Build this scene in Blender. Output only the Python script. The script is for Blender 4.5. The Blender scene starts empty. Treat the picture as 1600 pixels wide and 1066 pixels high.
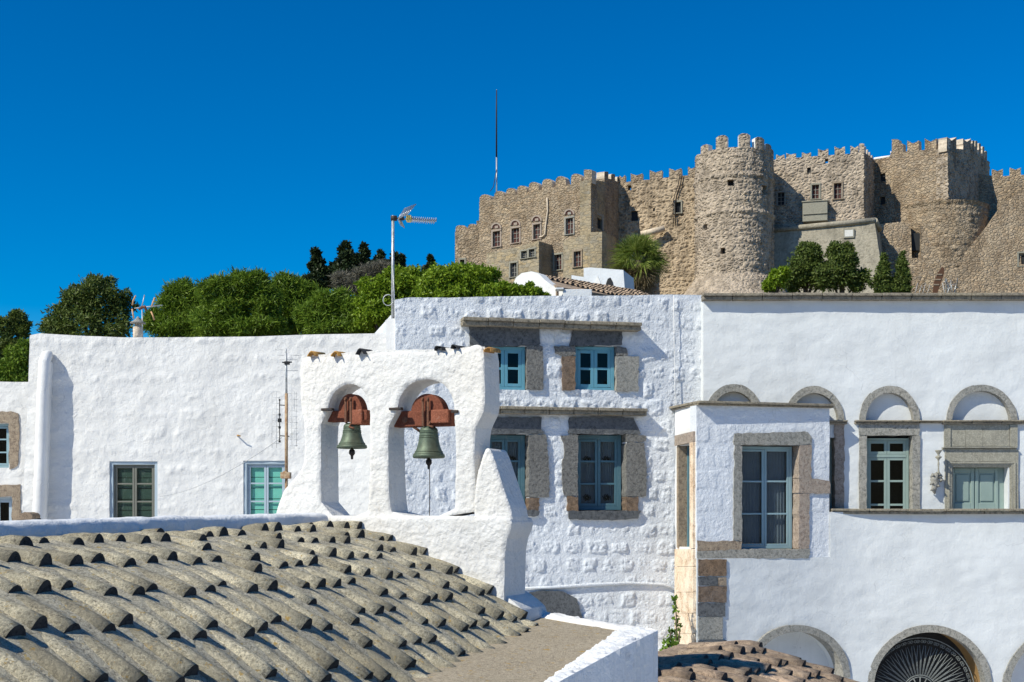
import bpy, math, random
import numpy as np
from mathutils import Vector
random.seed(7); RNG = np.random.default_rng(7)
sc = bpy.context.scene
COL = sc.collection
F = 2000.0; HZ = 800.0; CZ = 8.0            # focal length and horizon of the 1600 px photograph, camera height
# ---------------------------------------------------------------- camera, sky, sun, exposure
cam = bpy.data.cameras.new('camera'); camo = bpy.data.objects.new('camera', cam); COL.objects.link(camo)
camo.location = (0, 0, CZ); camo.rotation_euler = (math.radians(90), 0, 0)
cam.sensor_width = 36; cam.lens = 36*F/1600; cam.shift_y = (HZ-533)/1600; cam.clip_start = .1; cam.clip_end = 3000
sc.camera = camo
L = Vector((1.03, .77, -1.12)).normalized()   # way the sunlight travels
world = bpy.data.worlds.new('World'); sc.world = world; world.use_nodes = True
wn = world.node_tree; wn.nodes.clear()
sky = wn.nodes.new('ShaderNodeTexSky'); sky.sky_type = 'NISHITA'; sky.sun_disc = False
sky.sun_elevation = math.asin(-L.z); sky.sun_rotation = math.atan2(-L.x, -L.y)
sky.altitude = 300; sky.air_density = 1.0; sky.dust_density = .15; sky.ozone_density = 3.5
hs = wn.nodes.new('ShaderNodeHueSaturation'); hs.inputs['Hue'].default_value = .501; hs.inputs['Saturation'].default_value = 1.75; hs.inputs['Value'].default_value = .76
gm = wn.nodes.new('ShaderNodeGamma'); gm.inputs[1].default_value = 1.12
bg = wn.nodes.new('ShaderNodeBackground'); bg.inputs[1].default_value = .118
wo = wn.nodes.new('ShaderNodeOutputWorld')
wn.links.new(sky.outputs[0], hs.inputs['Color']); wn.links.new(hs.outputs[0], gm.inputs[0])
wn.links.new(gm.outputs[0], bg.inputs[0]); wn.links.new(bg.outputs[0], wo.inputs[0])
sun = bpy.data.lights.new('sun', 'SUN'); sun.energy = 4.6; sun.angle = math.radians(.5); sun.color = (1, .955, .81)
suno = bpy.data.objects.new('sun', sun); COL.objects.link(suno)
suno.rotation_euler = L.to_track_quat('-Z', 'Y').to_euler(); suno.location = (-30, -20, 60)
sc.view_settings.view_transform = 'Standard'; sc.view_settings.look = 'None'
sc.view_settings.exposure = .20; sc.view_settings.gamma = 1
# ---------------------------------------------------------------- materials
class NT:
    def __init__(s, name):
        s.m = bpy.data.materials.new(name); s.m.use_nodes = True; s.t = s.m.node_tree; s.t.nodes.clear()
        s.out = s.n('OutputMaterial'); s.co = s.n('TexCoord').outputs['Object']
    def n(s, k, **kw):
        x = s.t.nodes.new('ShaderNode'+k)
        for a, b in kw.items(): setattr(x, a, b)
        return x
    def l(s, a, b): s.t.links.new(a, b)
    def noise(s, scale, detail=4, rough=.6, co=None, dist=0, stretch=None):
        x = s.n('TexNoise'); x.inputs['Scale'].default_value = scale; x.inputs['Detail'].default_value = detail
        x.inputs['Roughness'].default_value = rough; x.inputs['Distortion'].default_value = dist
        c = co or s.co
        if stretch:
            mp = s.n('Mapping'); mp.inputs['Scale'].default_value = stretch; s.l(c, mp.inputs[0]); c = mp.outputs[0]
        s.l(c, x.inputs['Vector']); return x.outputs[0]
    def ramp(s, f, stops):
        r = s.n('ValToRGB'); e = r.color_ramp.elements
        while len(e) > 1: e.remove(e[-1])
        e[0].position = stops[0][0]; e[0].color = (*stops[0][1], 1)
        for p, c in stops[1:]:
            q = e.new(p); q.color = (*c, 1)
        s.l(f, r.inputs[0]); return r.outputs[0]
    def mix(s, f, a, b, mode='MIX'):
        x = s.n('MixRGB', blend_type=mode)
        for v, i in ((f, 0), (a, 1), (b, 2)):
            if isinstance(v, (int, float)): x.inputs[i].default_value = v
            elif isinstance(v, tuple): x.inputs[i].default_value = (*v, 1)
            else: s.l(v, x.inputs[i])
        return x.outputs[0]
    def math(s, op, a, b=0.0, clamp=False):
        x = s.n('Math', operation=op, use_clamp=clamp)
        for v, i in ((a, 0), (b, 1)):
            if isinstance(v, (int, float)): x.inputs[i].default_value = v
            else: s.l(v, x.inputs[i])
        return x.outputs[0]
    def bump(s, h, strength, dist=.02, prev=None):
        b = s.n('Bump'); b.inputs['Strength'].default_value = strength; b.inputs['Distance'].default_value = dist
        s.l(h, b.inputs['Height'])
        if prev: s.l(prev, b.inputs['Normal'])
        return b.outputs[0]
    def pr(s, col, rough=.9, normal=None, metal=0, spec=.3):
        p = s.n('BsdfPrincipled')
        if isinstance(col, tuple): p.inputs['Base Color'].default_value = (*col, 1)
        else: s.l(col, p.inputs['Base Color'])
        p.inputs['Roughness'].default_value = rough; p.inputs['Metallic'].default_value = metal
        p.inputs['Specular IOR Level'].default_value = spec
        if normal: s.l(normal, p.inputs['Normal'])
        s.l(p.outputs[0], s.out.inputs[0]); return p
def lime(name, c, dirt=(.45, .40, .33), amt=.25, bs=.35, sc_=9, cream=None):
    t = NT(name); a = t.noise(1.3, 5, .6); b = t.noise(sc_, 6, .65); c2 = tuple(x*.88 for x in c)
    col = t.mix(t.ramp(a, [(.35, (0,)*3), (.7, (1,)*3)]), c, c2)
    if cream: col = t.mix(t.ramp(t.noise(.6, 3), [(.45, (0,)*3), (.6, (1,)*3)]), col, cream)
    d = t.ramp(t.noise(5, 8, .75, stretch=(1, 1, .6)), [(.60, (0,)*3), (.72, (amt,)*3)])
    col = t.mix(d, col, dirt)
    vc = t.n('TexVoronoi', feature='DISTANCE_TO_EDGE'); vc.inputs['Scale'].default_value = .9; wv = t.n('VectorMath', operation='ADD'); nv = t.n('TexNoise'); nv.inputs['Scale'].default_value = 2.5; t.l(t.co, nv.inputs['Vector']); t.l(t.co, wv.inputs[0]); t.l(nv.outputs['Color'], wv.inputs[1]); t.l(wv.outputs[0], vc.inputs['Vector'])
    ck = t.math('MULTIPLY', t.ramp(vc.outputs['Distance'], [(0, (1,)*3), (.006, (0,)*3)]), t.ramp(t.noise(.7, 2), [(.52, (0,)*3), (.6, (.45,)*3)])); col = t.mix(ck, col, tuple(x*.45 for x in c))
    st = t.ramp(t.noise(2.2, 6, .7, stretch=(2.2, 2.2, .16)), [(.56, (0,)*3), (.72, (.22,)*3)]); col = t.mix(st, col, tuple(x*.6 for x in c))
    n = t.bump(t.noise(28, 5, .6), bs, .012); n = t.bump(b, bs, .03, n)
    t.pr(col, .95, n, spec=.15); return t.m
def stone(name, c1, c2, dark, scale=10, bs=.9, dist=.03, lichen=None, big=1.2, isl=0):
    t = NT(name); a = t.noise(scale, 8, .75); g = t.noise(min(scale*7, 85), 3, .75); w = t.noise(big, 3, .5)
    col = t.mix(t.ramp(w, [(.35, (0,)*3), (.65, (1,)*3)]), c1, c2)
    col = t.mix(t.ramp(a, [(.36, (1,)*3), (.55, (0,)*3)]), col, dark)
    col = t.mix(t.ramp(g, [(.48, (0,)*3), (.62, (.6,)*3)]), col, tuple(min(1, x*1.5) for x in c1))
    if isl:
        gi = t.n('NewGeometry'); col = t.mix(isl, col, t.mix(1.0, col, t.ramp(gi.outputs['Random Per Island'], [(0, (.62, .60, .56)), (.5, (.95, .94, .90)), (1, (1.35, 1.32, 1.25))]), 'MULTIPLY'))
        sk = t.noise(3, 5, .7, dist=.6); col = t.mix(t.ramp(sk, [(.46, (0,)*3), (.62, (.65,)*3)]), col, tuple(x*.42 for x in c1))
    if lichen:
        col = t.mix(t.ramp(t.noise(scale*.45, 6, .7), [(.60, (0,)*3), (.66, (.85,)*3)]), col, lichen)
    n = t.bump(g, bs*.6, dist*.3); n = t.bump(a, bs, dist, n)
    t.pr(col, .95, n, spec=.15); return t.m
def masonry(name, cols, mortar, scale=(2.2, 2.2, 3.4), joint=.10, bs=1., dist=.12, pits=True, joint_amt=1.0):
    t = NT(name)
    w = t.n('TexNoise'); w.inputs['Scale'].default_value = 1.6; t.l(t.co, w.inputs['Vector'])
    vm = t.n('VectorMath', operation='SCALE'); t.l(w.outputs['Color'], vm.inputs[0]); vm.inputs['Scale'].default_value = .28
    va = t.n('VectorMath', operation='ADD'); t.l(t.co, va.inputs[0]); t.l(vm.outputs[0], va.inputs[1])
    mp = t.n('Mapping'); mp.inputs['Scale'].default_value = scale; t.l(va.outputs[0], mp.inputs[0])
    v = t.n('TexVoronoi'); v.inputs['Scale'].default_value = 1; t.l(mp.outputs[0], v.inputs['Vector'])
    ve = t.n('TexVoronoi', feature='DISTANCE_TO_EDGE'); ve.inputs['Scale'].default_value = 1; t.l(mp.outputs[0], ve.inputs['Vector'])
    sp = t.n('SeparateColor'); t.l(v.outputs['Color'], sp.inputs[0])
    n = len(cols); col = t.ramp(sp.outputs[0], [(i/(n-1), c) for i, c in enumerate(cols)])
    f = t.noise(4, 8, .8); col = t.mix(t.ramp(f, [(.36, (.95,)*3), (.52, (0,)*3)]), col, tuple(x*.30 for x in cols[0]))
    e = t.ramp(ve.outputs['Distance'], [(0, (joint_amt,)*3), (joint, (0,)*3)])
    col = t.mix(e, col, mortar)
    big = t.noise(.22, 4, .6); col = t.mix(t.ramp(big, [(.4, (0,)*3), (.65, (.55,)*3)]), col, mortar)
    grime = t.noise(.8, 6, .7, stretch=(1, 1, .5)); col = t.mix(t.ramp(grime, [(.47, (0,)*3), (.66, (.75,)*3)]), col, tuple(x*.5 for x in cols[0]))
    hgt = t.ramp(ve.outputs['Distance'], [(0, (0,)*3), (joint*1.6, (1,)*3)])
    nn = t.bump(f, bs*.7, dist*.5); nn = t.bump(hgt, bs, dist, nn)
    t.pr(col, .95, nn, spec=.1); return t.m
def paint(name, c, rough=.5, wear=(.5, .5, .47), amt=.25, bs=.12):
    t = NT(name); a = t.noise(14, 7, .7, stretch=(1, 1, .4))
    col = t.mix(t.ramp(a, [(.55, (0,)*3), (.75, (amt,)*3)]), c, wear)
    col = t.mix(t.ramp(t.noise(2.2, 3), [(.35, (0,)*3), (.7, (.35,)*3)]), col, tuple(x*.7 for x in c))
    t.pr(col, rough, t.bump(a, bs, .01)); return t.m
def metal(name, c, rough=.45, rust=None, met=.8):
    t = NT(name); a = t.noise(25, 6, .7)
    col = t.mix(t.ramp(a, [(.42, (0,)*3), (.6, (1,)*3)]), c, rust or tuple(x*.6 for x in c))
    t.pr(col, rough, t.bump(a, .2, .004), metal=met); return t.m
def leaf(name, c1, c2, c3, tr=.3):
    t = NT(name); g = t.n('NewGeometry')
    col = t.ramp(g.outputs['Random Per Island'], [(0, c1), (.5, c2), (1, c3)])
    col = t.mix(t.ramp(t.noise(.9, 3), [(.35, (0,)*3), (.65, (.6,)*3)]), col, c2)
    d = t.n('BsdfDiffuse'); tr_ = t.n('BsdfTranslucent'); t.l(col, d.inputs[0]); t.l(col, tr_.inputs[0])
    gl = t.n('BsdfGlossy'); gl.inputs['Roughness'].default_value = .45; gl.inputs[0].default_value = (.8, .8, .8, 1)
    m1 = t.n('MixShader'); m1.inputs[0].default_value = tr; t.l(d.outputs[0], m1.inputs[1]); t.l(tr_.outputs[0], m1.inputs[2])
    m2 = t.n('MixShader'); m2.inputs[0].default_value = .015; t.l(m1.outputs[0], m2.inputs[1]); t.l(gl.outputs[0], m2.inputs[2])
    t.l(m2.outputs[0], t.out.inputs[0]); return t.m
def glass(name, tint=(.6, .65, .67), gloss=.035):
    t = NT(name); a = t.n('BsdfTransparent'); a.inputs[0].default_value = (*tint, 1)
    b = t.n('BsdfGlossy'); b.inputs['Roughness'].default_value = .04
    t.l(t.bump(t.noise(3, 2), .15, .02), b.inputs['Normal'])
    m = t.n('MixShader'); m.inputs[0].default_value = gloss
    t.l(a.outputs[0], m.inputs[1]); t.l(b.outputs[0], m.inputs[2]); t.l(m.outputs[0], t.out.inputs[0]); return t.m
def plain(name, c, rough=.9): t = NT(name); t.pr(t.mix(t.ramp(t.noise(6, 5), [(.3, (0,)*3), (.7, (.5,)*3)]), c, tuple(x*.7 for x in c)), rough); return t.m
M = dict(
 belfry=lime('belfry_limewash', (.735, .725, .705), (.36, .31, .25), .55, .9, cream=(.71, .685, .645)),
 left=lime('grey_white_limewash', (.735, .725, .705), (.45, .46, .46), .2, .7),
 block=lime('bluish_limewash', (.75, .775, .805), (.5, .55, .6), .15, .8, 14),
 wing=lime('smooth_bluish_plaster', (.665, .685, .69), (.44, .45, .45), .35, .45, 4),
 bay=lime('bay_limewash', (.71, .735, .77), (.5, .55, .6), .12, .6, 14),
 white=lime('white_limewash', (.80, .79, .77), (.4, .37, .33), .2, .3),
 shadewhite=lime('parapet_limewash', (.78, .79, .80), (.35, .33, .3), .45, .9),
 grey=stone('dark_grey_stone', (.105, .112, .118), (.15, .155, .158), (.04, .042, .046), 16),
 greypale=stone('pale_grey_stone', (.34, .32, .28), (.26, .26, .24), (.10, .10, .09), 18, .9, .02),
 tan=stone('tan_stone', (.36, .28, .20), (.27, .23, .18), (.12, .09, .07), 16),
 pink=stone('pinkish_stone', (.38, .305, .25), (.32, .28, .235), (.15, .115, .09), 18),
 brown=stone('brown_stone', (.24, .16, .10), (.17, .14, .12), (.06, .045, .035), 12, 1., .04),
 cream=stone('cream_plastered_brick', (.66, .52, .38), (.70, .60, .48), (.4, .27, .17), 5, .5, .02),
 ledge=stone('weathered_ledge_stone', (.30, .26, .19), (.22, .195, .16), (.07, .065, .055), 14, .8, .02),
 panel=stone('smooth_sandstone', (.30, .285, .23), (.26, .25, .21), (.20, .19, .155), 6, .25, .01),
 blue=paint('sky_blue_paint', (.12, .32, .41)), teal=paint('teal_paint', (.08, .17, .21)),
 sage=paint('sage_green_paint', (.26, .34, .31)), pale=paint('pale_blue_grey_paint', (.38, .46, .52)),
 greyblue=paint('grey_blue_paint', (.25, .37, .41)), mint=paint('mint_shutter_paint', (.20, .60, .48), .6, (.6, .6, .5), .5),
 dgreen=paint('dark_green_shutter', (.035, .07, .05)), taupe=paint('weathered_grey_paint', (.17, .17, .14)),
 glass=glass('window_glass'), bayglass=glass('reflective_glass', (.62, .66, .68), .03), clear=glass('clear_glass', (.93, .95, .95), .03), midgrey=stone('speckled_grey_stone', (.21, .205, .19), (.17, .165, .155), (.055, .055, .052), 20, 1., .03), dglass=glass('dark_glass', (.35, .42, .5), .02),
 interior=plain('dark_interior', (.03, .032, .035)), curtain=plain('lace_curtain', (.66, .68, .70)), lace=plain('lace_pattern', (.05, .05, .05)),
 redwood=stone('red_painted_wood', (.19, .066, .04), (.15, .055, .035), (.12, .04, .025), 9, .5, .01),
 redchip=stone('chipped_red_wood', (.27, .10, .06), (.21, .075, .045), (.15, .05, .03), 14, .7, .012, (.55, .45, .38)),
 grille=metal('grey_painted_grille', (.20, .215, .21), .6, (.13, .14, .135), 0), iron=metal('black_iron', (.03, .03, .032), .6, (.06, .04, .03), .4), rust=metal('rusty_iron', (.20, .09, .05), .8, (.10, .05, .035), .2),
 galv=metal('galvanised_steel', (.55, .56, .56), .5, None, .5), alu=metal('aluminium', (.62, .62, .60), .35, None, .7),
 mastrust=metal('rusty_mast_paint', (.45, .34, .22), .8, (.30, .17, .09), .1), black=plain('black_plastic', (.02, .02, .02), .5),
 yellow=plain('yellow_plastic', (.6, .45, .12), .5), orange=plain('orange_rod', (.6, .35, .18), .6),
 plaque=plain('white_marble', (.7, .69, .65)), shutred=plain('dark_red_shutter', (.085, .035, .03)), wood=plain('weathered_brown_wood', (.12, .06, .035)),
 ochre=plain('ochre_plaster', (.36, .22, .09)), pot=stone('terracotta_dirty', (.30, .22, .15), (.22, .17, .13), (.1, .08, .06), 12),
 concrete=stone('gravelly_terrace_cement', (.42, .355, .26), (.35, .295, .21), (.2, .165, .12), 26, .8, .02, (.42, .26, .05)),
 tile=stone('cement_grey_roof_tile', (.58, .525, .395), (.47, .425, .32), (.15, .135, .105), 38, 1., .022, (.42, .27, .07), 2.2, .75),
 tilebed=stone('roof_mortar', (.46, .425, .335), (.37, .34, .265), (.15, .135, .11), 34, 1., .02, (.42, .30, .10), 2.),
 tilecap=stone('dark_tile_mouth', (.04, .044, .05), (.065, .066, .07), (.015, .017, .02), 30, 1., .015),  # near-black; on tile ends the shade of the hollow is put in the colour
 redtile=stone('reddish_roof_tile', (.50, .37, .27), (.40, .32, .24), (.11, .08, .065), 14, 1., .03, None, 3, .8),
 lichtile=stone('lichen_ridge_tile', (.50, .27, .07), (.42, .24, .09), (.16, .09, .05), 20, .7, .012),
 fort=masonry('fortress_masonry', [(0.353, 0.257, 0.171), (0.451, 0.346, 0.236), (0.256, 0.213, 0.165), (0.510, 0.395, 0.266), (0.392, 0.277, 0.172)], (0.432, 0.346, 0.250), (2.6, 2.6, 4.0), .12, .9, .10, True, .5),
 fortrough=masonry('rough_tower_masonry', [(0.275, 0.223, 0.170), (0.452, 0.366, 0.280), (0.177, 0.153, 0.129), (0.531, 0.435, 0.330), (0.354, 0.287, 0.214)], (0.551, 0.450, 0.345), (2.2, 2.2, 3.2), .22, .9, .12, True, .8),
 fortpit=masonry('pitted_curtain_masonry', [(0.195, 0.144, 0.096), (0.421, 0.316, 0.211), (0.137, 0.103, 0.075), (0.490, 0.375, 0.251), (0.314, 0.232, 0.156)], (0.531, 0.416, 0.287), (2.4, 2.4, 3.2), .3, .9, .12),
 glacis=masonry('smooth_battered_masonry', [(0.364, 0.331, 0.259), (0.413, 0.370, 0.289), (0.344, 0.311, 0.249)], (0.404, 0.361, 0.284), (.9, .9, 2.4), .04, .4, .05),
 fortcorner=masonry('corner_ashlar', [(0.373, 0.306, 0.201), (0.470, 0.355, 0.202), (0.296, 0.266, 0.210), (0.510, 0.405, 0.252)], (0.374, 0.316, 0.230), (1.5, 1.5, 3.6), .05, .7, .06),
 band=stone('limed_band', (.64, .54, .42), (.56, .48, .38), (.42, .34, .26), 3, .4, .05),
 soil=stone('dry_soil', (.20, .16, .10), (.12, .13, .06), (.07, .06, .04), 1.5, .5, .1),
 bark=plain('bark', (.10, .075, .055)),
 pine=leaf('pine_needles', (.04, .08, .010), (.14, .23, .022), (.25, .34, .05)),
 olive=leaf('dark_olive_leaves', (.03, .055, .014), (.10, .145, .03), (.19, .22, .06)),
 bush=leaf('bright_bush_leaves', (.10, .17, .012), (.19, .29, .02), (.29, .38, .04)),
 cypress=leaf('cypress_leaves', (.016, .03, .012), (.03, .05, .018), (.055, .07, .03), .12),
 bare=leaf('bare_twigs', (.13, .12, .095), (.19, .175, .14), (.10, .11, .07), .1),
 palm=leaf('palm_fronds', (.10, .15, .02), (.20, .26, .05), (.36, .38, .12)),
 deadpalm=leaf('dead_fronds', (.16, .12, .06), (.22, .17, .09), (.12, .09, .05)),
 ivy=leaf('vine_leaves', (.06, .13, .012), (.14, .24, .03), (.25, .34, .06)),
)
# ---------------------------------------------------------------- helpers
def P(px, py, Y): return Vector(((px-800)/F*Y, Y, CZ+(HZ-py)/F*Y))
def vnoise(x, y, seed=0):
    x = np.asarray(x, float); y = np.asarray(y, float)
    xi = np.floor(x).astype(np.int64); yi = np.floor(y).astype(np.int64); fx = x-xi; fy = y-yi
    def h(a, b):
        n = (a*374761393 + b*668265263 + seed*1274126177) & 0xffffffff
        n = ((n ^ (n >> 13))*1103515245) & 0xffffffff; n = (n ^ (n >> 16)) & 0xffff
        return n/65535.0
    u = fx*fx*(3-2*fx); v = fy*fy*(3-2*fy)
    return (h(xi, yi)*(1-u)+h(xi+1, yi)*u)*(1-v)+(h(xi, yi+1)*(1-u)+h(xi+1, yi+1)*u)*v
def fbm(x, y, seed=0, o=4):
    s = 0; a = .5
    for i in range(o):
        c, n_ = math.cos(.7+1.1*i), math.sin(.7+1.1*i); s = s+a*vnoise((x*c-y*n_)*2**i, (x*n_+y*c)*2**i, seed+i*17); a *= .5
    return s
def hsh(a, b, seed=0):
    n = (a.astype(np.int64)*73856093 ^ b.astype(np.int64)*19349663 ^ seed*83492791) & 0xffffffff
    n = ((n ^ (n >> 15))*2246822519) & 0xffffffff; n = (n ^ (n >> 13)) & 0xffff
    return n/65535.0
def sstep(a, b, x): t = np.clip((x-a)/(b-a), 0, 1); return t*t*(3-2*t)
def rubble(x, z, seed=1, rh=.34, mw=.42, relief=.02, rough=.03, soft=.08):
    zz = z+.09*(fbm(x*.9, z*.9, seed)-.5)+.07*(vnoise(x*4, z*4, seed+3)-.5)
    row = np.floor(zz/rh); fz = zz/rh-row
    w = mw*(.75+.6*hsh(row, row*0, seed)); xx = x+3*hsh(row, row*0+5, seed)+.08*(vnoise(x*5, z*5, seed+9)-.5)
    col = np.floor(xx/w); fx = xx/w-col
    r1 = hsh(row, col, seed+2); r2 = hsh(row, col, seed+4); r3 = hsh(row, col, seed+6)
    dx = np.minimum(fx, 1-fx)*w-.02-.05*r1; dz = np.minimum(fz, 1-fz)*rh-.02-.05*r2
    dd = np.minimum(dx, dz)+.03*(vnoise(x*14, z*14, seed+11)-.5)
    m = sstep(0, soft, dd)
    return m*(relief*(r3*1.3-.2)+rough*(fbm(x*15, z*15, seed+21)-.45)+.5*rough*(vnoise(x*34, z*34, seed+5)-.5))+.03*(fbm(x*.9, z*.9, seed+31)-.5)
def h_block(x, z): return rubble(x, z, 3, .34, .36, .026, .042, .045)
def h_bay(x, z): return rubble(x, z, 8, .44, .62, .012, .016, .03)
def h_left(x, z): return rubble(x, z, 5, .36, .55, .020, .028, .13)+.03*(fbm(x*1.6, z*1.6, 77)-.5)+.028*(fbm(x*6, z*6, 71)-.5)
def h_wing(x, z): return .045*(fbm(x*.9, z*1.5, 41)-.5)+.022*(fbm(x*3, z*5, 42)-.5)
def h_bel(x, z): return .05*(fbm(x*1.8, z*1.8, 51)-.5)+.018*(fbm(x*9, z*9, 52)-.5)+.006*(vnoise(x*40, z*40, 53)-.5)
def h_fort(x, z): return rubble(x, z, 13, .5, .7, .06, .10, .1)
def h_pit(x, z): return rubble(x, z, 14, .5, .6, -.16, .16, .1)+.1*(fbm(x*.4, z*.4, 61)-.5)
def h_rough(x, z): return rubble(x, z, 15, .6, .7, .10, .22, .12)
def h_flat(x, z): return .04*(fbm(x*.8, z*.8, 62)-.5)
class MB:
    def __init__(s): s.v = []; s.f = []; s.m = []; s.sm = []
    def add(s, vs, fs, mi=0, smooth=False):
        o = len(s.v); s.v += [tuple(v) for v in vs]
        for f in fs: s.f.append(tuple(i+o for i in f)); s.m.append(mi); s.sm.append(smooth)
    def box8(s, c, mi=0):   # c: 8 corners, bottom 4 then top 4
        s.add(c, [(0, 3, 2, 1), (4, 5, 6, 7), (0, 1, 5, 4), (1, 2, 6, 5), (2, 3, 7, 6), (3, 0, 4, 7)], mi)
    def box(s, a, b, mi=0):
        (x0, y0, z0), (x1, y1, z1) = a, b
        s.box8([(x0, y0, z0), (x1, y0, z0), (x1, y1, z0), (x0, y1, z0), (x0, y0, z1), (x1, y0, z1), (x1, y1, z1), (x0, y1, z1)], mi)
    def tube(s, pts, r, n=8, mi=0, caps=True):
        pts = [Vector(p) for p in pts]; rs = r if isinstance(r, (list, tuple)) else [r]*len(pts); vs = []; prev = None
        for i, p in enumerate(pts):
            t = (pts[min(i+1, len(pts)-1)]-pts[max(i-1, 0)]).normalized()
            a = (prev - t*prev.dot(t)) if prev is not None else t.cross(Vector((0, 0, 1)) if abs(t.z) < .9 else Vector((1, 0, 0)))
            if a.length < 1e-6: a = t.orthogonal()
            a.normalize(); prev = a; b = t.cross(a)
            for k in range(n):
                an = 2*math.pi*k/n; vs.append(p+(a*math.cos(an)+b*math.sin(an))*rs[i])
        fs = [(i*n+k, i*n+(k+1) % n, (i+1)*n+(k+1) % n, (i+1)*n+k) for i in range(len(pts)-1) for k in range(n)]
        s.add(vs, fs, mi, True)
        if caps:
            o = len(s.v)-len(vs); s.f.append(tuple(o+k for k in range(n))[::-1]); s.m.append(mi); s.sm.append(False)
            s.f.append(tuple(o+(len(pts)-1)*n+k for k in range(n))); s.m.append(mi); s.sm.append(False)
    def lathe(s, c, prof, n=32, mi=0, jit=0):
        vs = [(c[0]+r*math.cos(2*math.pi*k/n), c[1]+r*math.sin(2*math.pi*k/n), c[2]+z) for r, z in prof for k in range(n)]
        fs = [(i*n+k, i*n+(k+1) % n, (i+1)*n+(k+1) % n, (i+1)*n+k) for i in range(len(prof)-1) for k in range(n)]
        s.add(vs, fs, mi, True)
    def build(s, name, mats, parent=None, bevel=0):
        return mk(name, s.v, s.f, mats, parent, s.m, s.sm, bevel)
def root_of(o):
    while o is not None and o.parent is not None: o = o.parent
    return o
def mk(name, v, f, mats, parent=None, mi=None, sm=None, bevel=0):
    me = bpy.data.meshes.new(name); org = root_of(parent).location if parent else Vector((0, 0, 0))
    v = np.asarray(v, float).reshape(-1, 3)-np.array(org)
    me.from_pydata(v.tolist() if len(v) < 1 else [tuple(x) for x in v], [], f)
    if not isinstance(mats, (list, tuple)): mats = [mats]
    for m in mats: me.materials.append(M[m] if isinstance(m, str) else m)
    if mi is not None: me.polygons.foreach_set('material_index', mi)
    if sm is not None: me.polygons.foreach_set('use_smooth', [bool(x) for x in sm])
    me.update(); o = bpy.data.objects.new(name, me); COL.objects.link(o)
    if parent: o.parent = parent
    if bevel:
        b = o.modifiers.new('bevel', 'BEVEL'); b.width = bevel; b.segments = 2; b.limit_method = 'ANGLE'
    return o
def tag(o, label, cat, group=None, kind=None):
    if label: o['label'] = label
    if cat: o['category'] = cat
    if group: o['group'] = group
    if kind: o['kind'] = kind
    return o
def thing(name, loc, label, cat, group=None):
    o = bpy.data.objects.new(name, None); COL.objects.link(o); o.location = loc; o.empty_display_size = .2
    return tag(o, label, cat, group)
class Pl:   # a vertical plane; local u along it, z world height, d into the wall
    def __init__(s, pxA, YA, pxB, YB):
        a = P(pxA, HZ, YA); b = P(pxB, HZ, YB); s.a = a; s.t = (b-a).normalized(); s.n = Vector((-s.t.y, s.t.x, 0)); s.len = (b-a).length
    def off(s, d):
        q = Pl.__new__(Pl); q.a = s.a+s.n*d; q.t = s.t; q.n = s.n; q.len = s.len; return q
    def uz(s, px, py):
        k = (px-800)/F    # ray (k,1): a + t*u = (k*Y, Y)
        u = (k*s.a.y-s.a.x)/(s.t.x-k*s.t.y); Y = s.a.y+u*s.t.y
        return u, CZ+(HZ-py)/F*Y
    def pt(s, u, z, d=0): p = s.a+s.t*u+s.n*d; return Vector((p.x, p.y, z))
    def pp(s, px, py, d=0): return s.pt(*s.uz(px, py), d)
    def pxbox(s, mb, x0, y0, x1, y1, d0, d1, mi=0):
        if d0 < -.3: s.off(d0).pxbox(mb, x0, y0, x1, y1, 0, d1-d0, mi); return
        (u0, zt), (u1, _) = s.uz(x0, y0), s.uz(x1, y0); zb0 = s.uz(x0, y1)[1]; zt1 = s.uz(x1, y0)[1]
        zt = (zt+zt1)/2; zb = (zb0+s.uz(x1, y1)[1])/2
        s.ubox(mb, u0, zb, u1, zt, d0, d1, mi)
    def ubox(s, mb, u0, z0, u1, z1, d0, d1, mi=0):
        q = lambda u, z, d: s.pt(u, z, d)
        mb.box8([q(u0, z0, d0), q(u1, z0, d0), q(u1, z0, d1), q(u0, z0, d1), q(u0, z1, d0), q(u1, z1, d0), q(u1, z1, d1), q(u0, z1, d1)], mi)
    def prism(s, mb, poly, d0, d1, mi=0, px=True, ms=None):
        pts = [s.uz(*p) for p in poly] if px else poly
        ar = sum(pts[i][0]*pts[(i+1) % len(pts)][1]-pts[(i+1) % len(pts)][0]*pts[i][1] for i in range(len(pts)))
        if ar < 0: pts = pts[::-1]
        n = len(pts); vs = [s.pt(u, z, d0) for u, z in pts]+[s.pt(u, z, d1) for u, z in pts]
        mb.add(vs, [tuple(range(n)), tuple(range(n, 2*n))[::-1]], mi)
        mb.add(vs, [(i, i+n, (i+1) % n+n, (i+1) % n) for i in range(n)], mi if ms is None else ms)
def jag(poly, step=7, amp=1.2, closed=True):
    out = []; n = len(poly)
    for i in range(n if closed else n-1):
        a = poly[i]; b = poly[(i+1) % n]; k = max(1, int(math.hypot(b[0]-a[0], b[1]-a[1])/step))
        for j in range(k): t = j/k; out.append((a[0]+(b[0]-a[0])*t+random.uniform(-amp, amp), a[1]+(b[1]-a[1])*t+random.uniform(-amp, amp)))
    return out
def lines(a, b, res, snaps):
    pts = sorted(set([a, b]+[s for s in snaps if a < s < b])); out = []
    for p, q in zip(pts[:-1], pts[1:]):
        n = max(1, int(round((q-p)/res))); out += [p+(q-p)*i/n for i in range(n)]
    return np.array(out+[b])
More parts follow.
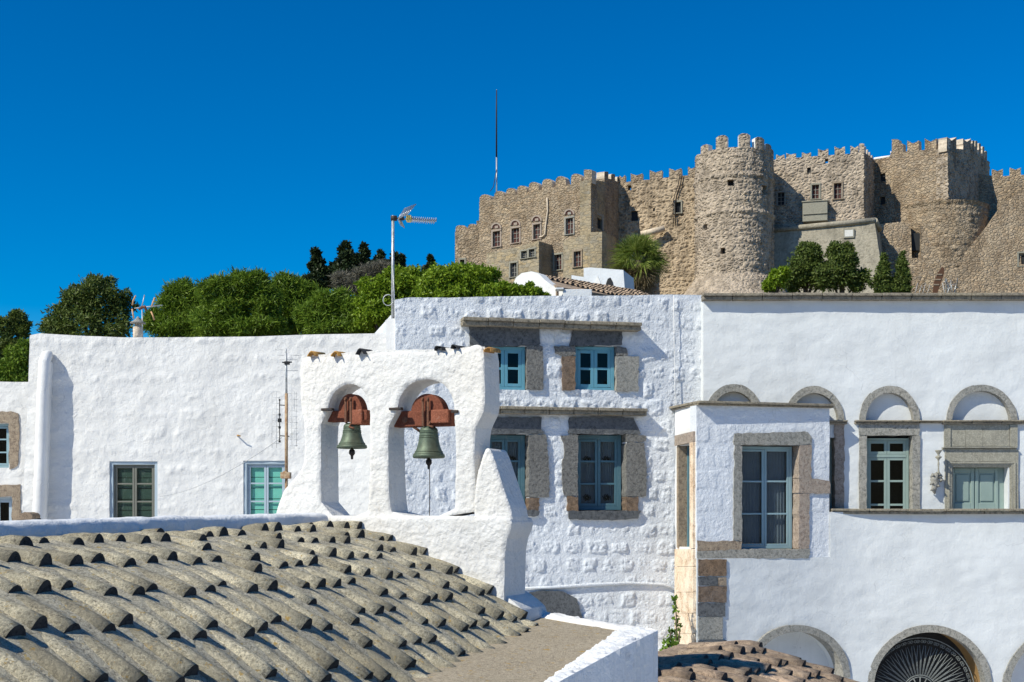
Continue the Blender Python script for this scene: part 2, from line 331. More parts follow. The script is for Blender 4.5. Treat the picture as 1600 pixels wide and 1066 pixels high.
def gridmesh(name, Q, mask, back, mats, parent):
    """Q (n,m,3) front points (row, col), mask (n-1,m-1) kept cells, back: 3-vector or (n,m,3) rim depth"""
    n, m = Q.shape[:2]; idx = np.arange(n*m).reshape(n, m)
    a, b, c, d = idx[:-1, :-1], idx[:-1, 1:], idx[1:, 1:], idx[1:, :-1]
    f = np.stack([a, b, c, d], -1)[mask].tolist(); sm = [True]*len(f)
    V = Q.reshape(-1, 3); B = V+np.broadcast_to(back, Q.shape).reshape(-1, 3)
    N = len(V); V2 = np.concatenate([V, V, B])
    mk_ = np.zeros((n+1, m+1), bool); mk_[1:-1, 1:-1] = mask
    # horizontal edges (row i between col j,j+1): cell above (i) vs below (i-1)
    up = mk_[1:, 1:-1]; dn = mk_[:-1, 1:-1]
    for (I, J) in zip(*np.where(up & ~dn)):
        p, q = idx[I, J], idx[I, J+1]; f.append((p+N, p+2*N, q+2*N, q+N))
    for (I, J) in zip(*np.where(~up & dn)):
        p, q = idx[I, J], idx[I, J+1]; f.append((q+N, q+2*N, p+2*N, p+N))
    rt = mk_[1:-1, 1:]; lf = mk_[1:-1, :-1]
    for (I, J) in zip(*np.where(rt & ~lf)):
        p, q = idx[I, J], idx[I+1, J]; f.append((q+N, q+2*N, p+2*N, p+N))
    for (I, J) in zip(*np.where(~rt & lf)):
        p, q = idx[I, J], idx[I+1, J]; f.append((p+N, p+2*N, q+2*N, q+N))
    sm += [False]*(len(f)-len(sm))
    used = np.unique(np.concatenate([np.array(x) for x in f])) if f else np.array([], int)
    re = -np.ones(3*N, int); re[used] = np.arange(len(used))
    f = [tuple(re[list(x)]) for x in f]
    return mk(name, V2[used], f, mats, parent, None, sm)
def wall(name, pl, x0, x1, top, zb, hf, mat, parent, res=.02, holes=(), thick=.3, warp=None, batter=None, zcut=None, seed=0):
    """top: py or list of (px, py); zb world z of the foot; holes: ('r',x0,y0,x1,y1) or ('a',cx,cyspring,r,ybottom) in photo pixels"""
    u0, u1 = pl.uz(x0, 500)[0], pl.uz(x1, 500)[0]
    tp = [(x0, top), (x1, top)] if not isinstance(top, (list, tuple)) else top
    tu = [pl.uz(*p) for p in tp]; ztop = min(z for _, z in tu)
    H = []; su = []; sz = []
    for h in holes:
        if h[0] == 'r':
            a = pl.uz(h[1], h[2]); b = pl.uz(h[3], h[4]); H.append(('r', a[0], b[0], b[1], a[1])); su += [a[0], b[0]]; sz += [a[1], b[1]]
        elif h[0] == 'a':
            c = pl.uz(h[1], h[2]); r = abs(pl.uz(h[1]+h[3], h[2])[0]-c[0]); zbm = pl.uz(h[1], h[4])[1]
            rz = r*(h[5] if len(h) > 5 else 1); H.append(('a', c[0], c[1], r, zbm, rz)); su += [c[0]-r, c[0]+r]; sz += [zbm]
    zc = (max(sz)+.02 if sz else zb+.5*(ztop-zb)) if zcut is None else zcut
    zc = min(zc, ztop-.02)
    U = lines(u0, u1, res, su); Z = lines(zb, zc, res, sz); Z2 = lines(zc, ztop, res, [])[1:]
    Z = np.concatenate([Z, Z2]); UU, ZZ = np.meshgrid(U, Z)
    tt = np.interp(UU, [t[0] for t in tu], [t[1] for t in tu])
    ZZ = np.where(ZZ > zc, zc+(ZZ-zc)/(ztop-zc)*(tt-zc), ZZ)
    mask = np.ones((len(Z)-1, len(U)-1), bool)
    uc = (UU[:-1, :-1]+UU[1:, 1:])/2; zcn = (ZZ[:-1, :-1]+ZZ[1:, 1:])/2
    for h in H:
        if h[0] == 'r': mask &= ~((uc > h[1]) & (uc < h[2]) & (zcn > h[3]) & (zcn < h[4]))
        else: mask &= ~((abs(uc-h[1]) < h[3]) & (zcn > h[4]) & ((zcn < h[2]) | (((uc-h[1])/h[3])**2+((zcn-h[2])/h[5])**2 < 1)))
    hh = hf(UU+seed, ZZ); D = -hh
    if warp is not None: UU, ZZ, D = warp(UU, ZZ, D)
    if batter: D = D-(ztop-ZZ)*batter
    t = pl.t; n = pl.n
    Q = np.stack([pl.a.x+t.x*UU+n.x*D, pl.a.y+t.y*UU+n.y*D, ZZ], -1)
    back = np.stack([n.x*(thick-D), n.y*(thick-D), 0*D], -1)
    return gridmesh(name, Q, mask, back, mat, parent)
def window(pl, x0, y0, x1, y1, parent, fm, d=.12, cols=2, rows=3, fr=5, mu=3, th=.05, gm='glass', leafs=True, pane=True, transom=None, curtain=None):
    """one casement window given in photo pixels; frame mesh with a pane child"""
    mb = MB(); B = lambda a, b, c, e, d0, d1: pl.pxbox(mb, a, b, c, e, d0, d1)
    B(x0, y0, x0+fr, y1, d, d+th); B(x1-fr, y0, x1, y1, d, d+th)
    B(x0+fr, y0, x1-fr, y0+fr, d, d+th); B(x0+fr, y1-fr, x1-fr, y1, d, d+th)
    X0, X1, Y0, Y1 = x0+fr, x1-fr, y0+fr, y1-fr
    if transom:
        B(X0, transom-fr*.6, X1, transom+fr*.6, d-.005, d+th)
    n = cols
    cw = (X1-X0)/n; zones = [(Y0, transom-fr*.6, 1), (transom+fr*.6, Y1, rows)] if transom else [(Y0, Y1, rows)]
    for (a, b, rr) in zones:
        for c in range(n):
            lx0, lx1 = X0+c*cw+.25, X0+(c+1)*cw-.25; s = mu if leafs else mu*.5
            B(lx0, a+.25, lx0+s, b-.25, d+.008, d+th-.008); B(lx1-s, a+.25, lx1, b-.25, d+.008, d+th-.008)
            B(lx0+s, a+.25, lx1-s, a+.25+s, d+.008, d+th-.008); B(lx0+s, b-.25-s, lx1-s, b-.25, d+.008, d+th-.008)
            for r in range(1, rr):
                y = a+(b-a)*r/rr; B(lx0+s, y-mu*.38, lx1-s, y+mu*.38, d+.012, d+th-.012)
    o = mb.build('window', fm, parent, .004)
    if pane:
        g = MB(); pl.pxbox(g, X0+.3, Y0+.3, X1-.3, Y1-.3, d+th*.45, d+th*.45+.005); g.build('pane', gm, o)
    if curtain is not None:
        c = MB(); K = []
        for i in range(cols):
            a, b = X0+i*cw+2.5, X0+(i+1)*cw-2.5
            uu = [pl.uz(a, 700)[0], pl.uz(b, 700)[0]]; zt, zbm = pl.uz(a, Y0+3)[1], pl.uz(a, Y1-3)[1]; nn = 24; vs = []
            for j in range(nn+1):
                u = uu[0]+(uu[1]-uu[0])*j/nn; dd = d+th+.04+.012*math.sin(j*1.9)
                vs += [pl.pt(u, zt, dd), pl.pt(u, zbm+.02*abs(math.sin(j*.7)), dd), pl.pt(u, zt, dd+.003), pl.pt(u, zbm+.02*abs(math.sin(j*.7)), dd+.003)]
            c.add(vs, [(4*j, 4*j+4, 4*j+5, 4*j+1) for j in range(nn)]+[(4*j+2, 4*j+3, 4*j+7, 4*j+6) for j in range(nn)], 0, True)
            for cy in curtain:
                k = MB(); K.append(k)
                for q in range(30):   # dark openwork flowers of the lace
                    an = q*2.4; rr_ = (.25+.75*q/30)*6.5; ex = (a+b)/2+rr_*math.cos(an)*1.1; ey = Y0+(Y1-Y0)*cy+rr_*.8*math.sin(an)
                    if a+1 < ex < b-1: pl.pxbox(k, ex-.7, ey-.9, ex+.7, ey+.9, d+th+.02, d+th+.022)
        c.build('curtain', 'curtain', o); [k.build('lace', 'lace', o) for k in K]
    return o
def ring(pl, cx, cy, ro, ri, a0, a1, d0, d1, n=9, gap=.02, sq=1.0, seg=4):
    mb = MB()
    for i in range(n):
        s = a0+(a1-a0)*i/n; e = a0+(a1-a0)*(i+1)/n-gap*(a1-a0)/n*2; j = random.uniform(-.8, .8)
        po = [(cx+(ro+j)*math.cos(s+(e-s)*k/seg), cy-(ro+j)*sq*math.sin(s+(e-s)*k/seg)) for k in range(seg+1)]
        pi = [(cx+ri*math.cos(s+(e-s)*k/seg), cy-ri*sq*math.sin(s+(e-s)*k/seg)) for k in range(seg, -1, -1)]
        pl.prism(mb, po+pi, d0-random.uniform(0, .008), d1)
    return mb
def leafcloud(lumps, n, s, asp=.45, up=.3, fill=.72, drop=0):
    """lumps: array (k,6) x,y,z,rx,ry,rz -> quads spread through the outer part of each lump"""
    lumps = np.array(lumps, float); w = lumps[:, 3]*lumps[:, 5]; k = RNG.choice(len(lumps), n, p=w/w.sum()); c = lumps[k]
    d = RNG.normal(size=(n, 3)); d[:, 2] += up; d /= np.linalg.norm(d, axis=1)[:, None]
    r = fill+(1.03-fill)*RNG.random(n)**.7; r *= 1+.10*RNG.normal(size=n)
    q0 = c[:, :3]+d*c[:, 3:6]; fq = 1.1/np.maximum(.25, c[:, 3])
    nz = 1.4*fbm((q0[:, 0]+.7*q0[:, 1])*fq*1.6, q0[:, 2]*fq*1.6+q0[:, 1]*fq, 7)-.7; r = r*(1+1.1*nz); out = RNG.random(n) < .09; r = np.where(out, r*1.22, r)
    p = c[:, :3]+d*c[:, 3:6]*r[:, None]
    nrm = d*.6+RNG.normal(size=(n, 3))*.55; nrm /= np.linalg.norm(nrm, axis=1)[:, None]
    t = np.cross(nrm, RNG.normal(size=(n, 3))); t = t*.8+d*.7; t -= nrm*(t*nrm).sum(1)[:, None]; t /= np.linalg.norm(t, axis=1)[:, None]
    b = np.cross(nrm, t); sz = s*(.6+.8*RNG.random(n))[:, None]; hw = b*sz*asp*.5; tt = t*sz
    v = np.stack([p-hw*.6, p+tt*.5-hw, p+tt, p+tt*.5+hw], 1).reshape(-1, 3)
    return v, np.arange(4*n).reshape(n, 4)
def quads(name, v, f, mat, parent):
    me = bpy.data.meshes.new(name); org = np.array(root_of(parent).location); v = (v-org).astype(np.float32)
    me.vertices.add(len(v)); me.vertices.foreach_set('co', v.ravel()); k = f.shape[1]
    me.loops.add(f.size); me.loops.foreach_set('vertex_index', f.ravel().astype(np.int32))
    me.polygons.add(len(f)); me.polygons.foreach_set('loop_start', np.arange(0, f.size, k, dtype=np.int32))
    me.materials.append(M[mat]); me.update(calc_edges=True); me.validate()
    o = bpy.data.objects.new(name, me); COL.objects.link(o); o.parent = parent; return o
def terrain(y, x=0.):
    y = np.asarray(y, float); f = .32+.68*sstep(-38, 2, np.asarray(x, float))
    h = np.interp(y, [-900, -300, -80, 28, 34, 60, 125, 150, 400, 900], [90, 45, 0, 0, 5.0, 12, 27.5, 29.5, 20, -30])  # rise behind the camera is unseen, added for the window panes to reflect
    return np.where(y > 28, h*f, h)
def tree(name, label, cat, lumps_px, Y, mat, n, s, group=None, asp=.45, trunk_px=None, fill=.7, sub=None, depth=1.0, up=.3):
    """lumps_px: (px, py, rx, ry) in photo pixels at distance Y; sub lumps are scattered on each"""
    L_ = []; k = Y/F
    for (px, py, rx, ry) in lumps_px:
        c = P(px, py, Y); q = sub or 0
        if q == 0: L_.append((c.x, c.y, c.z, rx*k, rx*k*depth, ry*k))
        else:
            L_.append((c.x, c.y, c.z, rx*k*.78, rx*k*.78*depth, ry*k*.78))
            for i in range(int(q*1.6)):
                a = RNG.normal(size=3); a[2] += .25; a /= np.linalg.norm(a); a[1] = -abs(a[1])*.9 if RNG.random() < .75 else a[1]
                f_ = .16+.27*RNG.random()
                L_.append((c.x+a[0]*rx*k*.82, c.y+a[1]*rx*k*.82*depth, c.z+a[2]*ry*k*.85, rx*k*f_, rx*k*f_, min(rx, ry)*k*f_*.85))
    xs = [l[0] for l in L_]; cx = sum(xs)/len(xs) if trunk_px is None else P(trunk_px, 500, Y).x
    gz = float(terrain(Y, cx)); r = thing(name, (cx, Y, gz), label, cat, group)
    mb = MB(); zt = max(l[2] for l in L_); zl = min(l[2] for l in L_); rt = max(.1, (zt-gz)*.035)
    tp = [Vector((cx, Y, gz-.3)), Vector((cx+.1*rt, Y, gz+.4*(zl-gz))), Vector((cx, Y, zl)), Vector((cx, Y, .5*(zl+zt)))]
    mb.tube(tp, [rt*1.5, rt, rt*.8, rt*.35], 8)
    for l in sorted(L_, key=lambda l: -l[3])[:9]:
        s0 = Vector((cx, Y, gz+(min(l[2], zt)-gz)*.55)); e = Vector(l[:3])
        mb.tube([s0, s0.lerp(e, .5)+Vector((0, 0, .05*(e-s0).length)), e], [rt*.5, rt*.33, rt*.12], 6)
    mb.build('trunk', 'bark', r)
    v, f = leafcloud(L_, int(n*1.9), s*.72, asp, up, fill); quads('crown', v, f, mat, r)
    return r
# ---------------------------------------------------------------- ground
ys = np.array([-900, -500, -300, -150, -80, 0, 20, 28, 34, 45, 60, 80, 100, 125, 150, 250, 400, 900.]); xs = np.concatenate([np.linspace(-1200, -60, 12), np.linspace(-52, 60, 29), np.linspace(80, 1200, 12)])
v = [(x, y, float(terrain(y, x))+(0 if y < 34 else (.9*math.sin(x*.11)*math.cos(y*.07) if y < 110 else 0))) for y in ys for x in xs]
n = len(xs); f = [(i*n+j, i*n+j+1, (i+1)*n+j+1, (i+1)*n+j) for i in range(len(ys)-1) for j in range(n-1)]
g = mk('ground', v, f, 'soil'); tag(g, None, None, None, 'structure')
M['bounce_white'] = stone('pale_bounce_ground', (.74, .72, .68), (.68, .66, .62), (.5, .48, .45), 6, .3, .02)  # near-white so that it throws fill light upward
g2 = mk('bounce_ground', [(-60, -60, .06), (60, -60, .06), (60, 27.5, .06), (-60, 27.5, .06)], [(0, 1, 2, 3)], 'bounce_white'); tag(g2, None, None, None, 'structure')  # unseen ground plane, added to bounce light onto the shaded walls
# ---------------------------------------------------------------- houses
def shell(pl, x0, x1, ztop, parent, mat, depth=4, wt=.3, zb=0.0):
    u0, u1 = pl.uz(x0, 500)[0], pl.uz(x1, 500)[0]
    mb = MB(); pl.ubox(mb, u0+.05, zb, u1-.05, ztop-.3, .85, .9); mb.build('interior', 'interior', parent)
    mb = MB(); pl.ubox(mb, u0+.02, ztop-.28, u1-.02, ztop-.12, wt+.01, depth); mb.build('roof', mat, parent)
    mb = MB(); pl.ubox(mb, u0+.01, zb, u0+.2, ztop-.29, wt+.01, depth); pl.ubox(mb, u1-.2, zb, u1-.01, ztop-.29, wt+.01, depth)
    pl.ubox(mb, u0+.21, zb, u1-.21, ztop-.29, depth-.2, depth); mb.build('rear_walls', mat, parent)
def stones(pl, parent, name, polys, mat, d0=-.028, d1=.29, step=6, amp=1.0):
    for po in polys:
        mb = MB(); pl.prism(mb, jag(po, step, amp), d0-random.uniform(0, .006), d1); mb.build(name, mat, parent, .012)
R4 = lambda a, b, c, d: [(a, b), (c, b), (c, d), (a, d)]
# --- long whitewashed house on the left
PL_ = Pl(40, 25, 620, 25)
hl = thing('whitewashed_house', (-7, 25, 0), 'long low whitewashed house with two small windows, left of the bell gable', 'house')
def wl(U, Z, D):
    a = np.clip((P(0, 820, 25).z-Z)/-1, -9, 9); zt = P(0, 521, 25).z
    s = (zt-Z)/(zt-P(0, 815, 25).z)*12/F*25
    k = np.clip(1-(U-U.min())/.9, 0, 1); return U-s*k, Z, D
wall('wall', PL_, 47, 640, [(47, 524), (62, 521), (130, 525), (200, 527.5), (300, 527), (400, 526), (480, 523), (560, 521.5), (640, 520)], 0, h_left, 'left', hl, .028,
     [('r', 171, 721, 246, 812), ('r', 380, 720, 450, 812)], warp=wl)
shell(PL_, 50, 640, P(0, 521, 25).z, hl, 'left')
mb = MB(); pts = [PL_.pp(78, 553, -.02), PL_.pp(77, 557, -.14), PL_.pp(76.5, 566, -.22), PL_.pp(74, 620, -.23), PL_.pp(71, 720, -.23), PL_.pp(68, 830, -.24)]
mb.tube(pts, [.07, .105, .11, .115, .12, .13], 14)
PL_.prism(mb, [(70, 566), (83, 566), (78, 700), (74, 830), (60, 830), (65, 700)], -.2, .02); mb.build('plastered_downpipe', 'white', hl, .02)
for (x0, y0, x1, y1, fm, bk) in ((171, 721, 246, 812, 'taupe', 'dgreen'), (380, 720, 450, 812, 'pale', 'mint')):
    o = window(PL_, x0+5, y0+5, x1-5, y1+2, hl, fm, .07, 2, 3, 2, 3.2, .04, leafs=True, gm='clear')
    mb = MB(); PL_.pxbox(mb, x0, y0, x0+5, y1, .03, .14); PL_.pxbox(mb, x1-5, y0, x1, y1, .03, .14); PL_.pxbox(mb, x0+5, y0, x1-5, y0+5, .03, .14); mb.build('outer_frame', 'pale', o, .004)
    mb = MB()
    for (a, b) in ((x0+9, (x0+x1)/2-2), ((x0+x1)/2+2, x1-9)):
        for q in range(5): PL_.pxbox(mb, a+.3, y0+9+q*17, b, y0+9+(q+1)*17-1, .135, .15+.008*(q % 2))
    mb.build('shutter', bk, o)
# --- small house at the far left edge
PLL = Pl(-90, 25.6, 45, 25.6)
hs_ = thing('low_whitewashed_house', (-11, 25.6, 0), 'low white house with sandy stone window surrounds at the left edge', 'house')
wall('wall', PLL, -90, 60, [(-90, 594), (20, 597), (60, 597)], 0, h_left, 'left', hs_, .035, [('r', -34, 662, 14, 731), ('r', -34, 777, 19, 900)])
shell(PLL, -90, 60, P(0, 597, 25.6).z, hs_, 'left')
stones(PLL, hs_, 'stone_surround', [[(-40, 644), (18, 643), (28, 647), (31, 665), (30, 700), (28, 728), (15, 734), (14.5, 661), (-40, 661)], [(-40, 758), (32, 757), (34, 815), (36, 870), (19.5, 870), (19.5, 776), (-40, 776)]], 'tan')
window(PLL, -34, 662, 14, 731, hs_, 'greyblue', .1, 2, 3, 4, 3); window(PLL, -34, 777, 19, 900, hs_, 'pale', .1, 2, 3, 4, 4)
# --- rubble-built house in the middle
Y620 = 23.77
PB = Pl(620, Y620, 1100, 25.14)
hb = thing('rubble_stone_house', (0, 24, 0), 'bluish whitewashed rubble house with four blue windows framed in grey stone', 'house')
def wb(U, Z, D): return U, Z, D+.022
HB = [('r', 756, 539, 824, 609.5), ('r', 897, 539, 964, 610), ('r', 760, 677, 827, 798), ('r', 901, 677, 979, 799)]
wall('wall', PB, 618, 1101, [(618, 468), (640, 464.5), (700, 465), (780, 463), (860, 462), (940, 462), (1050, 460), (1101, 461)], 0, h_block, 'block', hb, .022, HB, warp=wb)
shell(PB, 619, 1100, P(1100, 466, 24).z-.1, hb, 'block')
def cornice(pl, x0, x1, yt, yb, proj, parent, mat='ledge', n=6, name='cornice', slope=0):
    mb = MB(); xs_ = [x0+(x1-x0)*i/n for i in range(n+1)]
    for i in range(n):
        a, b = xs_[i], xs_[i+1]-.5; j = random.uniform(-.4, .4); pr = -proj-random.uniform(0, .015)
        q = pl if proj < .08 else pl.off(pr)
        za = q.uz(a, yt+slope*(a-x0))[1]; zb_ = q.uz(a, yb+slope*(a-x0))[1]
        zt = z0c if False else za
        u0, u1 = q.uz(a, 0)[0], q.uz(b, 0)[0]; zt0 = q.uz(x0, yt+j)[1]; zb0 = q.uz(x0, yb+j)[1]; zm = zb0+(zt0-zb0)*.55
        pl.ubox(mb, u0, zm+.002, u1, zt0, pr, .1); pl.ubox(mb, u0+.002, zb0, u1-.002, zm, pr+.05, .1)
    return mb.build(name, mat, parent, .012)
cornice(PB, 724, 1004, 494.5, 507, .26, hb, n=7); cornice(PB, 745, 1013, 633.5, 645, .19, hb, n=7)
G = 'grey'
stones(PB, hb, 'stone_lintel', [[(733, 510), (842, 513), (843, 539), (823, 540.5), (735, 541)], [(896, 515), (971, 516), (972, 540), (889, 540.5), (892, 525)],
    [(760, 652), (846, 652), (846, 672), (852, 677), (760, 678.5)], [(889, 652), (960, 651), (990, 654), (996, 668), (1001, 678), (903, 678.5), (888, 678)]], G)
stones(PB, hb, 'stone_jamb', [R4(823, 541, 848, 609), [(866, 541), (898.5, 541), (898.5, 555), (880, 557), (868, 552)], [(962.5, 541), (978, 543), (981, 556), (962.5, 556)],
    [(826, 679), (853, 679), (857, 720), (858, 776), (826, 777)], [(876, 681), (902.5, 679), (902.5, 775), (881, 775), (877, 740), (882, 700)],
    [(977.5, 679), (1010, 681), (1008, 690), (977.5, 691)], [(978, 691.5), (1006, 691.5), (1010, 730), (1008, 776), (978, 776)]], 'midgrey', step=5)
stones(PB, hb, 'stone_jamb', [R4(962.5, 556.5, 997, 612), [(727, 541), (757.5, 541), (757.5, 610), (733, 610)]], 'greypale', step=5)
stones(PB, hb, 'brown_jamb_stone', [R4(878, 556.5, 898.5, 610), R4(826, 777.5, 842, 799), R4(886, 775.5, 902.5, 799), R4(978, 776.5, 997, 799)], 'brown', step=5)
stones(PB, hb, 'window_sill', [[(757, 796.5), (825, 796.5), (843, 799), (841, 806), (800, 810), (757, 809)], [(888, 798), (1000, 798), (996, 810), (950, 813), (888, 811)]], G, d0=-.05)
for (x0, y0, x1, y1) in ((758, 541, 822, 609), (899, 541, 962, 610)): window(PB, x0, y0, x1, y1, hb, 'blue', .09, 2, 2, 5, 5, .05, 'dglass')
for (x0, y0, x1, y1) in ((762, 679, 825, 796), (903, 679, 977, 797)): window(PB, x0, y0, x1, y1, hb, 'teal', .25, 2, 3, 6, 4.2, .05, curtain=[.3, .87])
mb = MB(); pts = [PB.pp(x, y, -.05) for x, y in ((1051, 462), (1052, 540), (1054, 640), (1056, 760), (1055, 900), (1057, 930))]; mb.tube(pts, .008, 6); mb.build('cable', 'white', hb)
mb = MB(); mb.tube([PB.pp(x, y, -.02) for x, y in ((812, 919), (860, 918), (920, 914), (980, 911), (1035, 913), (1056, 922))], [.02, .03, .035, .03, .025, .02], 8); mb.build('plaster_ledge', 'block', hb)
mb = MB(); PB.prism(mb, jag([(826, 926), (850, 922), (880, 925), (900, 935), (908, 965), (912, 990), (826, 990)], 6, 1), -.05, .1); mb.build('exposed_stone', 'grey', hb, .02)
# --- right wing with bay
PW = Pl(1100, 24.85, 1660, 24.85)
PY = Pl(1088, 23.8, 1296, 24.50); PS = Pl(1054, 25.0, 1088, 23.8); PR = Pl(1330, 24.615, 1660, 24.615)
hw = thing('arcaded_house', (8, 24.8, 0), 'large bluish plastered house with a bay window and stone arches, right side', 'house')
AR = [(1146, 46, 36.5, 1.26), (1272, 47, 37.5, 1.16), (1389.5, 47.5, 37.5, 1.17), (1533, 55.5, 46, 1.02)]
HW = [('a', c, 658, ri+4, 658, q) for c, ro, ri, q in AR]+[('r', 1254, 684, 1305, 830), ('r', 1351.5, 679.5, 1427, 830), ('r', 1489, 728, 1575, 830)]
wall('wall', PW, 1099, 1660, 463, P(0, 840, 24.85).z, h_wing, 'wing', hw, .035, HW)
shell(PW, 1100, 1660, P(0, 463, 24.85).z, hw, 'wing', zb=P(0, 850, 24.85).z)
cornice(PW, 1099, 1660, 457.5, 467.5, .20, hw, 'ledge', 12, 'coping')
for c, ro, ri, q in AR:
    ring(PW, c, 658, ro, ri, 0, math.pi, -.03, .14, 7, .006, q).build('stone_arch', 'greypale', hw, .008)
    mb = MB(); PW.pxbox(mb, c-ri-2, 600, c+ri+2, 659, .125, .2); mb.build('blind_arch_panel', 'wing', hw)
for a, b, nn in ((1296, 1326, 1), (1337, 1438, 2), (1438.5, 1474, 1), (1474.5, 1660, 4)): cornice(PW, a, b, 656.5, 662.5 if a != 1438.5 else 660.5, .12, hw, 'ledge', nn, 'string_course')
stones(PW, hw, 'stone_surround', [[(1303, 663), (1319, 663), (1318, 800), (1304, 800)], ], 'pink', -.03)
stones(PW, hw, 'stone_surround', [R4(1342, 663, 1436, 680.5), R4(1342, 681, 1353.5, 800), R4(1425, 681, 1437, 800)], 'greypale', -.03, step=8, amp=.5)
stones(PW, hw, 'stone_surround', [R4(1476, 699, 1486, 800), R4(1579, 703, 1590, 800)], 'panel', -.035, step=9, amp=.3)
stones(PW, hw, 'stone_panel', [R4(1485, 664, 1508, 698), R4(1508.5, 664, 1534, 698), R4(1534.5, 664, 1577, 698)], 'panel', -.01, step=9, amp=.3)
stones(PW, hw, 'stone_panel', [R4(1475, 664, 1484.5, 698.5), R4(1577.5, 664, 1589, 698.5), R4(1476, 703, 1590, 721.5)], 'panel', -.035, step=9, amp=.3)
cornice(PW, 1474, 1591, 698.6, 702.5, .09, hw, 'panel', 1, 'door_cornice')
mb = MB()
for k, (i, d0) in enumerate(((0, -.055), (3, -.035), (6, -.015))):
    a, b, t_ = 1480+i, 1588-i-2, 722+i*.9
    PW.pxbox(mb, a, t_, a+3, 800, d0, .12); PW.pxbox(mb, b-3, t_, b, 800, d0, .12); PW.pxbox(mb, a+3, t_, b-3, t_+2.8, d0+.001, .12)
mb.build('door_moulding', 'panel', hw, .006)
window(PW, 1356, 684, 1424, 830, hw, 'sage', .16, 2, 3, 4, 4.2, .06, transom=712)
mb = MB(); PW.pxbox(mb, 1489, 729, 1575, 830, .2, .22)
for a in (1491, 1529):
    for (x0, y0, x1, y1) in ((a, 731, a+5, 830), (a+31, 731, a+36, 830), (a+5, 731, a+31, 738), (a+5, 786, a+31, 800)): PW.pxbox(mb, x0, y0, x1, y1, .17, .2)
    PW.pxbox(mb, a+8, 741, a+28, 783, .18, .2)
mb.build('double_shutter', 'sage', hw, .008)
mb = MB(); PW.pxbox(mb, 1250, 684, 1303.5, 830, .18, .22); mb.build('green_door', 'sage', hw, .01)
# ledge and lower front
XW = lambda px, py, Yt: (800+(px-800)*Yt/24.615, 800+(py-800)*Yt/24.615)
xl = XW(1088, 873, 23.8); ac = XW(1243, 1058, 24.32)
def wbend(U, Z, D): return U, Z, D-.29*.4*np.logaddexp(0, (PR.uz(1322, 800)[0]-U)/.4)
wall('lower_wall', PR, xl[0], 1660, 870.6, 0, h_wing, 'wing', hw, .035, [('a', ac[0], ac[1], 76, 1300), ('a', 1452, 1075, 90, 1300), ('a', 1664, 1078, 90, 1300)], seed=0, thick=.6, warp=wbend)
wall('ledge_wall', PR, 1294, 1660, 800, PR.uz(1294, 870.6)[1], h_wing, 'wing', hw, .035, seed=0, thick=.6, warp=wbend)
cornice(PR, 1300, 1660, 795, 803.5, .15, hw, 'ledge', 6, 'stone_ledge')
# bay
bay = MB()
HY = [('r', 1157, 694, 1249, 860)]
wall('bay_wall', PY, 1088, 1296, [(1088, 631), (1296, 633)], PY.uz(1180, 872)[1], h_bay, 'bay', hw, .022, HY)
mb = MB(); vv = []
q0, q1, q2 = PY.pp(1083, 626, -.12), PY.pp(1301, 630, -.12), PS.pp(1050, 636, -.1)
def slabz(mb, pts, z0, z1):
    n_ = len(pts); v_ = [Vector((p.x, p.y, z0)) for p in pts]+[Vector((p.x, p.y, z1)) for p in pts]
    mb.add(v_, [tuple(range(n_))[::-1], tuple(range(n_, 2*n_))]+[(i, (i+1) % n_, (i+1) % n_+n_, i+n_) for i in range(n_)])
zt = PY.off(-.12).uz(1086, 626)[1]
e = [PS.pp(1053, 0, -.1), PY.pp(1087, 0, -.17), PY.pp(1300, 0, -.12), PY.pp(1300, 0, .6), PS.pp(1054, 0, .6)]
slabz(mb, e, zt-.045, zt); e2 = [PS.pp(1053.5, 0, -.06), PY.pp(1087.4, 0, -.1), PY.pp(1299, 0, -.07), PY.pp(1298, 0, .5), PS.pp(1055, 0, .5)]; slabz(mb, e2, zt-.075, zt-.046)
mb.build('bay_cornice', 'ledge', hw, .008)
window(PY, 1159, 697, 1246, 858, hw, 'greyblue', .22, 2, 3, 4, 3.6, .06, 'bayglass', curtain=[])
stones(PY, hw, 'stone_surround', [[(1146, 677), (1262, 675), (1267, 683), (1268, 694), (1247, 695.5), (1146, 695.5)], [(1147, 696), (1158.7, 696), (1158.7, 845), (1145, 845)],
     [(1145, 858.5), (1264, 858.5), (1263, 872), (1088, 873), (1089, 862), (1120, 861)]], 'greypale', -.025)
stones(PY, hw, 'stone_surround', [R4(1247.3, 696, 1267, 748), [(1247.3, 748.5), (1268, 748.5), (1296, 751), (1296, 771), (1264, 771), (1247.3, 771)], R4(1247.3, 771.5, 1264, 858)], 'pink', -.025)
stones(PY, hw, 'quoin', [R4(1089, 845.5, 1158.5, 861)], 'tan', -.02)
yq = [874, 901, 916, 942, 964, 1000, 1022, 1050, 1080]
for i in range(len(yq)-1):
    w_ = [44, 30, 44, 42, 38, 44, 42, 44][i]
    stones(PY, hw, 'quoin', [R4(1089, yq[i], 1089+w_, yq[i+1]-1)], ['brown', 'grey', 'brown', 'grey', 'greypale', 'grey', 'greypale', 'grey'][i], -.065, .2, amp=.5)
stones(PY, hw, 'quoin', [R4(1120, 902, 1133, 915)], 'tan', -.065, .2, amp=.4)
